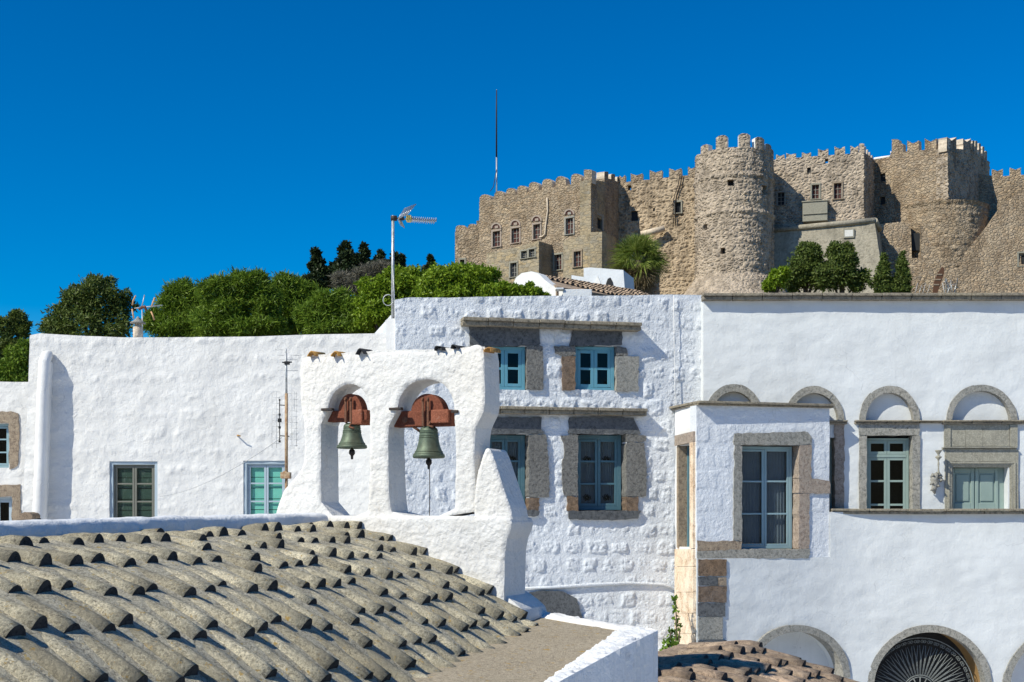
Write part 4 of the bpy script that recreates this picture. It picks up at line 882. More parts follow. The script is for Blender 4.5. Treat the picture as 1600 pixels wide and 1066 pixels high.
# main lit block
F2 = Pl(750, 138.5, 923, 130); W2 = [(770.6, 361.5, 782, 385.5), (800, 356.6, 812, 379.6), (834, 350.7, 844.5, 373.7), (884.6, 341, 896, 366), (768, 415, 778, 429), (867, 398, 878, 422), (897, 393, 908, 417)]
o = fwall('main_block', F2, 749, 923.5, [(749, 316), (758, 314), (780, 309), (816, 302), (855, 295), (900, 287), (923.5, 280)], holes=HR(W2), seed=3)
for (x, yt, yb, w) in ((758, 304, 315, 17), (780, 298.5, 310, 15), (798, 294, 306, 14), (815.6, 290, 303, 15), (834, 284.5, 299, 16), (855, 279.5, 296, 16), (876, 275.5, 291, 16), (900, 271.5, 287, 16), (918.5, 265, 284, 12)): merlon(F2, x, yt, yb, w, o, 'round' if x < 910 else 'block', .8)
for w_, cy in zip(W2[:4], (357, 352, 345.5, 335.5)): fwin(F2, *w_, o, arch=((w_[0]+w_[2])/2, cy, 8.5), sur='pink' if w_[0] < 840 else 'greypale')
fwin(F2, *W2[4], o, 'panel', 'dgreen'); fwin(F2, *W2[5], o, 'panel'); fwin(F2, *W2[6], o, 'tan')
mb = MB(); mb.tube([F2.pp(x, y, -.15) for x, y in ((856, 310), (857, 330), (854, 352), (853, 366), (849, 370), (844, 371))], .08, 8); mb.build('drainpipe', 'band', ft)
# projecting box on the main block
F2b = F2.off(-2.4); x0b, x1b = F2b.uz(757, 0)[0], F2b.uz(842, 0)[0]
Wb = [(815, 392.5, 824, 404), (827, 389.5, 836, 402), (798, 411, 808, 433)]
o = fwall('projecting_bay', F2b, 760, 842, [(760, 396), (800, 388), (842, 377)], holes=HR(Wb), seed=11, thick=2.4, mat='fortcorner')
for w_ in Wb: fwin(F2b, *w_, o, 'panel', 'interior', bars=(2, 3), sw=1.8)
# chamfered corner, shaded side
F3 = Pl(923.2, 130, 945, 133.4); o = fwall('corner_face', F3, 923, 945, [(923, 281), (945, 284)], 'fortcorner', h_fort, HR([(926.5, 336, 940, 360)]), seed=5); fwin(F3, 926.5, 336, 940, 360, o, 'greypale', 'interior', bars=(0, 1))
F4 = Pl(944.8, 133.4, 984, 140); o = fwall('shaded_side', F4, 944.5, 984, [(944.5, 278), (955, 280), (984, 292)], 'fort', h_fort, seed=6)
merlon(F4, 947.5, 268, 282, 6, o, 'block', .9); merlon(F4, 958, 272, 285, 6, o, 'block', .9); merlon(F4, 967, 276, 288, 5, o, 'block', .9)
F5 = Pl(880, 129.6, 941, 127.2); wf = fwall('ashlar_foot', F5, 880, 941, [(880, 377), (905, 369), (941, 361.5)], 'fortcorner', h_flat, HR([(897, 393, 908, 417)]), seed=8, thick=1.)
fwin(F5, 897, 393, 908, 417, wf, 'tan')
F5b = Pl(940.8, 127.2, 963, 133); fwall('ashlar_foot_side', F5b, 940.6, 963, [(940.6, 362), (963, 372)], 'fortcorner', h_flat, seed=9)
# curtain wall between block and round tower
F6 = Pl(974, 136.8, 1100, 134.2); W6 = [(1055, 316, 1064, 333), (986, 330, 996.5, 345), (1020, 325, 1023.5, 330), (981, 290, 986, 297)]
o = fwall('curtain_wall', F6, 966, 1100, [(966, 286), (990, 283), (1020, 280), (1050, 276), (1075, 274), (1100, 268)], 'fortpit', h_pit, HR(W6), seed=12)
for (x, yt, yb, w) in ((972, 274, 286, 9), (994.5, 271, 283, 18), (1024.5, 266, 279, 19), (1055, 263, 276, 19), (1081, 260, 274, 12)): merlon(F6, x, yt, yb, w, o, 'swallow')
fwin(F6, *W6[0], o, 'panel', 'interior', bars=(0, 1)); fwin(F6, *W6[1], o, None, 'interior', bars=(0, 1)); fwin(F6, *W6[2], o, None, 'interior', bars=(0, 1))
mb = MB()
for dx in (0, 4): mb.tube([F6.pp(x+dx*.8, y, -.2) for x, y in ((1063, 274), (1060, 290), (1055, 304), (1052, 318), (1052, 334), (1053, 350))], .05, 6)
mb.build('hanging_cable', 'iron', ft)
mb = MB(); mb.tube([F6.pp(1005, 370, -1.2), F6.pp(1040, 359, -.6)], .32, 10); mb.build('drainage_spout', 'band', ft)
# round tower
def arcbox(mb, cx, Yc, R0_, R1_, a0, a1, z0, z1, mi=0, n=4, top='flat', ms=1):
    vs = []; 
    for i in range(n+1):
        a = a0+(a1-a0)*i/n; t_ = abs(i/n*2-1); zz = z1-(1-t_)*.28*(z1-z0) if top == 'swallow' else (z1-(t_**4)*.14*(z1-z0) if top == 'round' else z1)
        for (r, z) in ((R1_, z0), (R1_, zz), (R0_, zz), (R0_, z0)): vs.append((cx+r*math.cos(a), Yc-r*math.sin(a), z))
    mb.add(vs, [(4*i+k, 4*i+(k+1) % 4, 4*i+4+(k+1) % 4, 4*i+4+k)[::-1] for i in range(n) for k in range(4) if k == 0], mi)
    mb.add(vs, [(4*i+k, 4*i+(k+1) % 4, 4*i+4+(k+1) % 4, 4*i+4+k)[::-1] for i in range(n) for k in (1, 2, 3)]+[(0, 1, 2, 3), (4*n+3, 4*n+2, 4*n+1, 4*n)], ms)
def round_tower(name, pc, Yc, R, ztop, zb, mat, hf, seed, flare=None, a0=-20, a1=200, res=.13, bands=(), wins=(), Yn=128):
    cx = (pc-800)/F*Yc; A = np.arange(math.radians(a0), math.radians(a1), res/R)[::-1]; Z = np.arange(zb, ztop+.001, res); AA, ZZ = np.meshgrid(A, Z)
    rr_ = R+hf(-AA*R+seed, ZZ)
    if flare: rr_ = rr_+np.clip(flare[0]-ZZ, 0, 99)*flare[1]+.12*((ZZ < flare[0]) & (ZZ > flare[0]-.8))
    for z in bands: rr_ = rr_+.14*np.exp(-((ZZ-z)/.22)**2)
    Q = np.stack([cx+rr_*np.cos(AA), Yc-rr_*np.sin(AA), ZZ], -1); B = np.stack([-1.0*np.cos(AA), 1.0*np.sin(AA), 0*AA], -1)
    mask = np.ones((len(Z)-1, len(A)-1), bool); wa = []
    for (px, y0, y1, w) in wins:
        a = math.acos(max(-1, min(1, (((px-800)/F)*(Yc-R*.8)-cx)/R))); ha = w/F*Yn/R/2; z1, z0 = P(0, y0, Yn).z, P(0, y1, Yn).z; wa.append((a, ha, z0, z1))
        ac_, zc_ = (AA[:-1, :-1]+AA[1:, 1:])/2, (ZZ[:-1, :-1]+ZZ[1:, 1:])/2; mask &= ~((abs(ac_-a) < ha) & (zc_ > z0) & (zc_ < z1))
    o = gridmesh(name, Q, mask, B, mat, ft)
    for a, ha, z0, z1 in wa: mb = MB(); arcbox(mb, cx, Yc, R-.75, R-.55, a+ha*1.5, a-ha*1.5, z0-.3, z1+.3, 0, 3, 'flat', 0); mb.build('loophole', 'interior', o)
    return o, cx
Yt = 131.6; Rt = 3.95; zt_ = P(0, 231, 128).z; zf = P(0, 428, 128).z
tw, tcx = round_tower('round_tower', 1147, Yt, Rt, zt_, ZB, 'fortrough', h_rough, 21, (zf, .85), -30, 210, .12, (P(0, 274, 128).z, P(0, 331, 128).z), ((1140, 281, 292, 9.5), (1104.5, 345.5, 355, 7.5), (1128.5, 387, 397, 7), (1196, 288, 303, 14)))
tops = {148: 222, 118: 213.5, 85: 212.5, 60: 216, 40: 223, 24: 228, 172: 232, 5: 235}
for a, yt in tops.items():
    mb = MB(); arcbox(mb, tcx, Yt, Rt-.55, Rt+.05, math.radians(a+8.5), math.radians(a-8.5), zt_-.15, P(0, yt, 128.5).z, 0, 4, 'round', 1); mb.build('merlon', ['fortrough', 'white'], tw)
mb = MB(); ring_ = [(tcx+(Rt-.5)*math.cos(a), Yt-(Rt-.5)*math.sin(a)) for a in np.linspace(0, 2*math.pi, 32, endpoint=False)]
mb.add([(x, y, zt_-.6) for x, y in ring_], [tuple(range(32))]); mb.build('tower_roof', 'band', tw)
# block right of the round tower
F7 = Pl(1195, 134.0, 1350, 131.2); W7 = [(1214.6, 301, 1226, 321), (1268.5, 289, 1280, 311), (1303, 286.5, 1315, 311), (1261, 262, 1267, 270), (1289, 248, 1294, 255)]
o = fwall('square_block', F7, 1190, 1350, [(1190, 250), (1215, 249), (1240, 247), (1290, 243), (1350, 239)], 'fortrough', h_fort, HR(W7), seed=22)
for (x, yt, yb, w) in ((1219, 241.5, 250, 13), (1236, 239.5, 248, 15), (1260, 238, 247, 14), (1286, 232.5, 244, 16), (1312, 229, 242, 16), (1335, 227.5, 241, 13), (1346.5, 224, 240, 8)): merlon(F7, x, yt, yb, w, o, 'swallow' if x < 1345 else 'block', .7, 'fortrough')
fwin(F7, *W7[0], o, 'greypale', 'interior', sw=1.5); fwin(F7, *W7[1], o, 'panel'); fwin(F7, *W7[2], o, 'tan', 'shutred'); fwin(F7, *W7[3], o, None, 'interior', bars=(0, 1))
F7s = Pl(1349.6, 131.2, 1367, 137); o = fwall('block_side', F7s, 1349.4, 1367, [(1349.4, 238), (1367, 251)], 'fortrough', h_rough, seed=23)
for (x, yt, yb) in ((1352.5, 229, 241), (1356, 234, 245), (1359.5, 238, 248), (1363, 243, 252)): merlon(F7s, x, yt, yb, 1.9, o, 'block', .6, 'white')
mb = MB(); F7.pxbox(mb, 1254, 315, 1293, 345.5, -1.1, .2); F7.pxbox(mb, 1252.5, 313, 1294.5, 315, -1.2, .2); F7.pxbox(mb, 1254.5, 333, 1292.5, 334.6, -1.22, .2); mb.build('box_balcony', 'panel', ft, .05)
F8 = Pl(1215, 132.3, 1368, 129.6)
def w8(U, Z, D):
    zt = P(0, 350, 130).z; return U+np.clip((U-U.min())/(U.max()-U.min()), 0, 1)*np.clip(zt-Z, 0, 99)*.16, Z, D
o = fwall('battered_wall', F8, 1196, 1367, [(1196, 361), (1367, 345)], 'glacis', h_flat, batter=-.0, seed=24, warp=lambda U, Z, D: (w8(U, Z, D)[0], Z, D-np.clip(P(0, 350, 130).z-Z, 0, 99)*.10))
mb = MB(); mb.tube([F8.pp(1196, 361, -.05), F8.pp(1300, 351, -.05), F8.pp(1367, 344.5, -.05)], .28, 10); mb.tube([F8.pp(1367, 344.5, -.05), F8.pp(1374, 352, 2.2)], .28, 10); mb.build('roll_moulding', 'glacis', ft)
F8s = Pl(1366.8, 129.6, 1380, 136); fwall('battered_wall_side', F8s, 1366.6, 1380, [(1366.6, 346), (1380, 360)], 'glacis', h_flat, seed=25,
   warp=lambda U, Z, D: (U-np.clip(P(0, 350, 130).z-Z, 0, 99)*.10, Z, D-np.clip(P(0, 350, 130).z-Z, 0, 99)*.16))
mb = MB(); mb2 = MB(); F8.pxbox(mb, 1318, 358.5, 1335, 372.5, -.28, .3, 0); F8.pxbox(mb, 1320, 360.5, 1333, 370.5, -.3, -.2, 1); mb.build('plaque', ['panel', 'plaque'], ft)
# second tower: flat lit face, faceted shaded faces, round lower part
F9 = Pl(1358, 137, 1481, 131.6); W9 = [(1375, 272, 1383.5, 283), (1375, 308, 1383.5, 319)]
o = fwall('tower_front', F9, 1350, 1481, [(1350, 252), (1391, 245), (1391.5, 238), (1420, 236.5), (1481, 231.5)], 'fort', h_fort, HR(W9)+[('r', 1436, 318, 1482, 560)], seed=31)
for w_ in W9: fwin(F9, *w_, o, None, 'interior', bars=(0, 1))
for (x, yt, yb, w, k_) in ((1399, 217.5, 238, 11, 'block'), (1407, 224, 238, 8, 'block'), (1426.5, 219.5, 237, 18, 'swallow'), (1454, 216.5, 235, 18, 'swallow'), (1479, 214.5, 233, 4, 'block')): merlon(F9, x, yt, yb, w, o, k_)
mb = MB(); mb.tube([F9.pp(1364, 247.5, .3), F9.pp(1391, 243.5, .3)], .14, 6); mb.tube([F9.pp(1389, 246, .5), F9.pp(1389, 235, .5)], .05, 6); mb.build('lime_coping', 'white', ft)
F10 = Pl(1480.8, 131.6, 1522, 137.0); o = fwall('dark_tower_face', F10, 1480.6, 1522, [(1480.6, 231.5), (1522, 235)], 'fortrough', h_rough, zb=P(0, 320, 131.6).z, seed=32)
for (x, yt, yb, w) in ((1487, 214.5, 234, 15), (1511, 217, 235, 12), (1521, 219.5, 236, 3)): merlon(F10, x, yt, yb, w, o, 'swallow' if w > 5 else 'block', .9, 'fortrough')
F11 = Pl(1521.8, 137.0, 1546, 143.5); o = fwall('shaded_tower_face', F11, 1521.6, 1546, [(1521.6, 236), (1534, 244), (1546, 254)], 'fortrough', h_rough, zb=P(0, 330, 135).z, seed=33)
for (x, yt, yb, w) in ((1525.5, 220, 239, 3.4), (1531, 224, 243, 3.2), (1536.5, 229, 248, 3.0), (1541, 236, 252, 2.6)):
    merlon(F11, x, yt, yb, w, o, 'block', .5, 'fortrough')
t2, t2x = round_tower('round_tower_foot', 1472, 136.15, 4.6, P(0, 316, 133).z, ZB, 'fort', h_rough, 44, None, -25, 175, .12, (P(0, 317, 133).z,))
F12 = Pl(1530, 139, 1660, 136.5); W12 = [(1591, 312, 1600, 328)]
o = fwall('far_curtain_wall', F12, 1530, 1660, [(1530, 272), (1560, 276), (1600, 273), (1660, 268)], 'fort', h_flat, HR(W12), seed=51)
for (x, yt, yb) in ((1558.5, 264, 277), (1586.5, 262, 274), (1614, 260, 273), (1642, 258, 271)): merlon(F12, x, yt, yb, 17, o, 'swallow')
fwin(F12, *W12[0], o, 'panel', 'interior', bars=(0, 1))
F13 = Pl(1378, 133.5, 1660, 131.2); W13 = [(1422, 367.6, 1437, 387), (1591.5, 396, 1602, 416)]
o = fwall('battered_foot', F13, 1372, 1660, [(1372, 352), (1400, 348), (1440, 352), (1465, 392), (1500, 404), (1520, 380), (1545, 350), (1565, 322), (1590, 303), (1660, 292)], 'fort', h_fort, HR(W13), seed=52, warp=lambda U, Z, D: (U, Z, D-np.clip(P(0, 300, 130).z-Z, 0, 99)*.16+.1))
F13b = F13.off(-.50); F13c = F13.off(-1.0)
fwin(F13.off(-.3), 1418, 364, 1442, 391, o, None, 'interior', bars=(0, 1), d=.3, name='doorway'); fwin(F13c, *W13[1], o, 'panel', 'interior', bars=(0, 1), d=.3)
# masonry core so that no light leaks behind the faces
mb = MB(); 
slabz(mb, [P(758, 0, 140.5), P(925, 0, 133.5), P(945, 0, 136), P(982, 0, 144), P(1100, 0, 137), P(1340, 0, 134.5), P(1365, 0, 140), P(1475, 0, 136), P(1500, 0, 141), P(1540, 0, 147), P(1660, 0, 141), P(1660, 0, 160), P(758, 0, 160)], ZB, P(0, 300, 138).z)
mb.build('core', 'fort', ft)
# flag mast
fm = thing('radio_mast', tuple(P(776, 300, 141)), 'tall thin dark metal mast behind the left battlements of the fortress', 'mast')
mb = MB(); mb.tube([P(776, 330, 141), P(776, 244, 141)], .085, 8); mb.tube([P(776, 244, 141), P(776, 140, 141)], [.055, .035], 8); mb.build('pole', 'galv', fm)
mb = MB(); mb.tube([P(775.8, 245, 140.9), P(775.8, 175, 140.9), P(776, 141, 140.9)], [.09, .075, .05], 8); mb.tube([P(776, 265, 140.8), P(771, 292, 140.8), P(766, 299, 140.5)], .04, 5); mb.build('cable', 'iron', fm)
# ---------------------------------------------------------------- small white buildings below the fortress
wc = thing('white_chapel', tuple(P(840, 470, 60)), 'small whitewashed chapel with rounded gable and brown tiled roof behind the rubble house', 'chapel')
PC = Pl(800, 60, 880, 58); mb = MB(); PC.prism(mb, [(798, 520), (800, 448), (806, 434), (815, 427), (830, 424), (842, 428), (852, 438), (868, 450), (886, 459), (886, 520)], 0, .5); mb.build('rounded_gable', 'white', wc, .06)
PC2 = Pl(875, 57.5, 925, 57.5); mb = MB(); PC2.pxbox(mb, 880, 452, 925, 520, 0, .4); PC2.pxbox(mb, 868, 450, 881, 453, -.1, .4); mb.build('side_wall', 'block', wc, .03)
A3 = P(846, 429, 62)
def S3(u, v): p = Vector((A3.x+v, A3.y+.8+u*.9-v*.12, A3.z-.215*v)); p.z += .0*u; return p
mb = MB(); rr = random.Random(4); 
def S3(u, v):   # ridge runs right and away, tiles fall towards the camera
    a = P(843, 429, 61); b = P(1000, 455, 66); q = a.lerp(b, u/5.2); return q+Vector((.25*v, -v, -.36*v))
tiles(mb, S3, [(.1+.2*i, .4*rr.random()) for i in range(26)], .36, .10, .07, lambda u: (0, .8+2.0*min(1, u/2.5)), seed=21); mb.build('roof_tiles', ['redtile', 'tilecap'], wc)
Q = np.array([[tuple(S3(u_, v_)+Vector((0, 0, -.05))) for u_ in np.linspace(0, 5.6, 12)] for v_ in np.linspace(-.1, 2.9, 6)])[::-1]
gridmesh('roof_bed', Q, np.ones((5, 11), bool), np.array([0, 0, -1.5]), 'redtile', wc)
wt = thing('white_roof_parapet', tuple(P(935, 470, 72)), 'stepped white parapet block left of the palm, below the fortress', 'building')
PT = Pl(890, 72, 976, 71); mb = MB(); PT.prism(mb, [(893, 520), (893, 430), (912, 433), (912, 419), (922, 418), (974, 422), (976, 450), (976, 520)], 0, 2.5); mb.build('wall', 'block', wt, .04)
mb = MB(); PT.prism(mb, [(930, 450), (930, 443), (934, 431), (939, 443), (939, 450)], -.05, .1); mb.build('white_niche', 'white', wt)
mb = MB(); PT.prism(mb, [(947, 450), (947, 444), (950, 436), (954, 434), (957, 440), (959, 450)], -.06, .1); mb.build('dark_niche', 'interior', wt)
# leaning wooden hull and garden clutter
bt = thing('leaning_boat_shape', tuple(P(1464, 460, 110)), 'narrow pointed brown wooden panel leaning upright behind the right coping', 'panel')
PBt = Pl(1450, 110, 1490, 110); mb = MB(); PBt.prism(mb, [(1458, 470), (1458, 455), (1460, 440), (1466, 426), (1473, 417), (1476, 420), (1474, 432), (1469, 446), (1465, 458), (1464, 470)], 0, .15); mb.build('board', 'wood', bt)
mb = MB()
for y in (428, 436, 444): PBt.pxbox(mb, 1463-(y-428)*.25, y, 1472-(y-428)*.3, y+2, -.04, 0)
mb.build('painted_band', 'tan', bt)
tr = thing('metal_trellis', tuple(P(1485, 460, 112)), 'tangle of thin metal rods beside the leaning brown panel', 'trellis')
mb = MB(); rr = random.Random(2)
for i in range(16):
    x = 1470+rr.random()*22; mb.tube([P(x, 465, 112), P(x+rr.uniform(-6, 6), 434+rr.random()*16, 112+rr.uniform(-.5, .5)), P(x+rr.uniform(-8, 8), 440+rr.random()*14, 112)], .035, 5)
for x in (1428, 1434, 1440, 1447): mb.tube([P(x, 465, 112), P(x+6, 441+rr.random()*6, 112), P(x+14, 456, 112)], .03, 5)
mb.build('rods', 'galv', tr)
# ---------------------------------------------------------------- trees
tree('pine_tree', 'dark olive pine with an irregular crown, second from the left edge', 'tree', [(105, 500, 30, 22), (130, 482, 34, 30), (158, 470, 36, 34), (185, 490, 22, 28), (90, 512, 22, 16), (150, 446, 12, 16), (168, 452, 12, 14), (196, 462, 12, 7), (112, 462, 16, 12), (140, 520, 60, 30), (78, 500, 8, 4), (200, 470, 8, 4), (142, 438, 6, 7), (176, 440, 6, 8), (120, 452, 8, 6), (208, 480, 8, 5)], 70, 'olive', 11500, .30, 'trees behind the houses', .32, sub=9)
tree('pine_tree', 'sparse dark tree at the very left edge above the low house', 'tree', [(10, 512, 20, 14), (28, 500, 14, 12), (34, 520, 12, 9), (8, 545, 26, 22), (40, 508, 9, 5), (48, 535, 8, 5)], 62, 'olive', 6500, .24, 'trees behind the houses', .35, sub=8, up=.1)
tree('garden_bush', 'bright green bush above the low house at the left edge', 'bush', [(30, 565, 22, 30), (5, 585, 24, 22), (38, 545, 10, 14), (20, 600, 30, 20)], 50, 'pine', 7000, .2, None, .35, sub=9)
tree('umbrella_pine', 'leftmost bright pine crown, right of the capped chimney', 'tree', [(262, 490, 26, 26), (290, 468, 28, 26), (245, 508, 26, 16), (318, 490, 30, 34), (275, 515, 40, 20), (310, 526, 34, 16)], 66, 'pine', 17250, .40, 'trees behind the houses', .15, sub=12)
tree('umbrella_pine', 'tallest bright pine crown, left of the dark cypresses', 'tree', [(345, 458, 34, 24), (385, 448, 34, 22), (402, 440, 16, 14), (360, 490, 40, 30), (410, 478, 30, 30), (330, 512, 36, 22), (375, 520, 44, 20), (415, 515, 34, 22)], 63, 'pine', 23000, .40, 'trees behind the houses', .15, sub=12)
tree('umbrella_pine', 'rounded bright pine crown just left of the single cypress', 'tree', [(445, 452, 26, 20), (475, 462, 24, 20), (440, 488, 32, 30), (480, 494, 34, 28), (455, 515, 46, 18)], 66, 'pine', 18400, .40, 'trees behind the houses', .15, sub=12)
tree('umbrella_pine', 'low pine crown below the grey twiggy shrub', 'tree', [(520, 478, 30, 22), (550, 492, 30, 22), (500, 500, 34, 22), (535, 515, 50, 16), (575, 510, 26, 18)], 60, 'pine', 17250, .40, 'trees behind the houses', .15, sub=12)
tree('leafy_tree', 'bright yellow-green tree behind the tall antenna mast', 'tree', [(585, 462, 30, 24), (620, 448, 34, 26), (650, 446, 30, 24), (600, 495, 40, 26), (640, 480, 36, 26)], 58, 'bush', 18000, .24, 'trees behind the houses', .42, sub=13)
tree('leafy_tree', 'broad bright green crown above the rubble house parapet', 'tree', [(690, 446, 34, 24), (725, 440, 34, 24), (755, 442, 30, 24), (700, 475, 50, 26), (770, 468, 36, 22)], 55, 'bush', 20000, .22, 'trees behind the houses', .42, sub=13)
tree('leafy_tree', 'small light green shrub in front of the white chapel gable', 'tree', [(792, 455, 16, 12), (812, 458, 14, 9), (832, 459, 16, 8), (828, 450, 6, 6), (850, 463, 8, 4)], 45, 'bush', 3800, .17, 'trees behind the houses', .5, sub=7)
for (px, yt, w, lab, sd) in ((494, 391, 13, 'dark cypress standing alone, leftmost of the cypresses', 1), (538, 382, 15, 'tallest dark cypress in the clump left of the antenna mast', 2), (566, 385, 15, 'dark cypress second in the clump left of the antenna mast', 3), (592, 394, 14, 'leaning dark cypress nearest the antenna mast on its left', 4), (616, 398, 11, 'dark cypress directly behind the antenna mast', 5), (627, 402, 9, 'small dark cypress just right of the antenna mast', 6), (673, 402, 10, 'small dark cypress alone right of the antenna mast', 7)):
    rr = random.Random(sd); lp = []
    y = yt+3
    while y < 450:
        t_ = min(1, (y-yt)/45); lp.append((px+rr.uniform(-.6, .6)*w*(.3+t_)+(5 if sd in (3, 4) else 0)*(1-t_), y, w*(.28+.95*t_)*rr.uniform(.55, 1.3), 5+3*t_)); y += 6
    tree('cypress', lab, 'tree', lp, 85, 'cypress', 3600, .34, 'cypresses beyond the pines', .5, trunk_px=px, sub=4, up=.6)
tree('dark_tree', 'dark low tree filling in below the cypress clump', 'tree', [(520, 432, 22, 18), (550, 420, 26, 20), (580, 425, 22, 16), (505, 440, 18, 14)], 88, 'cypress', 5000, .34, 'cypresses beyond the pines', .5, sub=6)
tree('bare_shrub', 'grey leafless shrub in front of the cypress clump', 'shrub', [(545, 440, 22, 14), (575, 430, 24, 14), (598, 420, 18, 10), (560, 452, 26, 12)], 76, 'bare', 9000, .45, None, .07, sub=6, fill=.3)
tree('juniper_tree', 'left dark bushy tree of the pair in front of the fortress', 'tree', [(1262, 405, 22, 22), (1255, 425, 26, 20), (1275, 432, 26, 24), (1240, 440, 22, 18), (1262, 392, 12, 9)], 105, 'olive', 9000, .36, 'trees in front of the fortress', .4, sub=9)
tree('juniper_tree', 'right dark bushy tree of the pair in front of the fortress', 'tree', [(1312, 402, 22, 20), (1305, 388, 10, 9), (1322, 390, 10, 9), (1318, 425, 26, 24), (1295, 435, 22, 20), (1340, 440, 18, 18)], 103, 'olive', 9500, .36, 'trees in front of the fortress', .4, sub=9)
tree('light_shrub', 'light green loose shrub left of the two dark bushy trees', 'shrub', [(1212, 440, 14, 14), (1225, 428, 10, 10), (1200, 448, 10, 8)], 100, 'bush', 2200, .32, None, .5, sub=6)
for (px, yt, w, lab, sd) in ((1380, 400, 15, 'left small pointed conifer with a drooping side branch below the fortress', 11), (1410, 397, 15, 'right small pointed conifer, left of the leaning brown panel', 12)):
    rr = random.Random(sd); lp = []; y = yt+3
    while y < 468:
        t_ = min(1, (y-yt)/40); lp.append((px+rr.uniform(-2, 2), y, w*(.25+.75*t_)*rr.uniform(.8, 1.1), 7)); y += 6
    if sd == 11: lp += [(1366, 448, 7, 4), (1360, 442, 4, 3)]
    tree('conifer', lab, 'tree', lp, 100, 'olive', 4200, .3, 'trees in front of the fortress', .4, trunk_px=px, sub=5, up=.6)
# palm
Yp = 95; pc = P(997, 408, Yp); pg = float(terrain(Yp)); pt_ = thing('palm_tree', (pc.x, Yp, pg), 'fan palm with green crown and brown skirt in front of the fortress', 'palm tree')
mb = MB(); mb.tube([Vector((pc.x, Yp, pg-.3)), Vector((pc.x+.05, Yp, (pg+pc.z)/2)), pc], [.38, .3, .28], 12); mb.build('trunk', 'bark', pt_)
def fronds(n, mat, name, e0, e1, Lr, dr, wd=.06):
    V = []; rnd = np.random.default_rng(5 if mat == 'palm' else 6); c0 = np.array(pc); nm = lambda a: a/np.linalg.norm(a)
    for i in range(n):
        az = rnd.random()*2*math.pi; el = math.radians(e0+(e1-e0)*rnd.random()**.8); ln = Lr*(.8+.4*rnd.random())
        d = np.array([math.cos(az)*math.cos(el), math.sin(az)*math.cos(el), math.sin(el)]); side = np.array([-math.sin(az), math.cos(az), 0]); up = np.cross(side, d)
        tw = rnd.uniform(-1.1, 1.1); side, up = side*math.cos(tw)+up*math.sin(tw), up*math.cos(tw)-side*math.sin(tw)
        hub = c0+d*ln*.42+np.array([0, 0, -dr*.12]); V += [c0-side*.03, hub-side*.03, hub+side*.03, c0+side*.03]
        for k in range(26):
            ph = (k/25-.5)*3.0; dd = nm(d*math.cos(ph)+side*math.sin(ph)+up*.12*rnd.normal()); L1 = ln*.62*(1-.12*abs(ph))
            m = hub+dd*L1*.55+up*.05; tip = hub+dd*L1+np.array([0, 0, -dr*(.3+.35*rnd.random())]); w = nm(np.cross(dd, up+.01))*wd
            V += [hub, m-w*.6, tip, m+w*.6]
    v = np.array(V); quads(name, v, np.arange(len(v)).reshape(-1, 4), mat, pt_)
fronds(85, 'palm', 'crown', -30, 90, 2.3, .75, .05); fronds(60, 'deadpalm', 'dead_skirt', -88, -40, 2.2, .3)
# ---------------------------------------------------------------- chimney, antennas, clutter
cp = thing('capped_chimney', tuple(P(216, 530, 25.6)), 'round cement chimney pot with a conical cap on the left house roof', 'chimney')
c = P(215.5, 526, 25.6); k = 25.6/F; mb = MB(); mb.lathe(c, [(0, -8*k), (7.5*k, -8*k), (7.5*k, 14*k), (6.8*k, 15*k), (5*k, 15*k), (5*k, 21*k), (0, 21*k)], 20); mb.build('pot', 'band', cp)
mb = MB(); mb.lathe(c, [(0, 20*k), (12*k, 20.5*k), (12*k, 21.5*k), (7*k, 24.5*k), (3*k, 28*k), (1.2*k, 31*k), (0, 31.5*k)], 24); mb.build('cap', 'greypale', cp)
def rodset(mb, Y, segs, r=.006, mi=0):
    for s in segs: mb.tube([P(*p, Y) if len(p) == 2 else P(*p) for p in s], r, 5, mi)
a1 = thing('roof_antenna', tuple(P(222, 500, 27)), 'small old television antenna with orange curved rods behind the capped chimney', 'antenna')
mb = MB(); rodset(mb, 27, [((223, 540), (222, 480)), ((210, 482), (254, 477)), ((226, 461), (221, 482))], .012); mb.build('mast', 'galv', a1)
mb = MB(); rodset(mb, 27, [((212, 462), (208, 470), (206.5, 477)), ((206.5, 483), (208, 491), (209, 498))], .018); mb.build('curved_rod', 'orange', a1)
mb = MB(); rodset(mb, 27, [((242, 465), (239, 473), (237, 479)), ((236, 487), (239, 493), (241, 500))], .018); mb.build('curved_rod', 'orange', a1)
mb = MB(); rodset(mb, 27, [((217, 484), (222, 480), (228, 481)), ((225, 478), (229, 485))], .03); mb.build('clamp', 'rust', a1)
# tall mast antenna
Ym = 23.9; st = thing('chimney_stub', tuple(P(610, 545, Ym)), 'short square white chimney stub at the foot of the tall antenna', 'chimney')
PSt = Pl(602, Ym, 622, Ym); mb = MB(); PSt.prism(mb, jag([(603, 580), (603.5, 508), (602, 502), (607, 498.5), (617, 498), (619.5, 503), (620, 580)], 6, .5), -.05, .35); mb.build('stub', 'white', st, .03)
a2 = thing('tall_antenna', tuple(P(614, 498, Ym)), 'tall grey pole with a television antenna pointing right, beside the rubble house', 'antenna')
mb = MB(); mb.tube([P(613.5, 505, Ym), P(614, 337, Ym)], .028, 10); mb.build('pole', 'galv', a2)
mb = MB(); nA = 20; mb.tube([P(606.5+8*math.cos(t_), 469+8.5*math.sin(t_), Ym-.05) for t_ in np.linspace(.3, 5.9, nA)], .008, 6); mb.tube([P(616.5, 500, Ym-.03), P(616, 460, Ym-.03), P(614, 420, Ym-.035)], .01, 6); mb.build('cable_loop', 'galv', a2)
mb = MB(); mb.tube([P(611, 341, Ym), P(682, 345.5, Ym)], .014, 8)
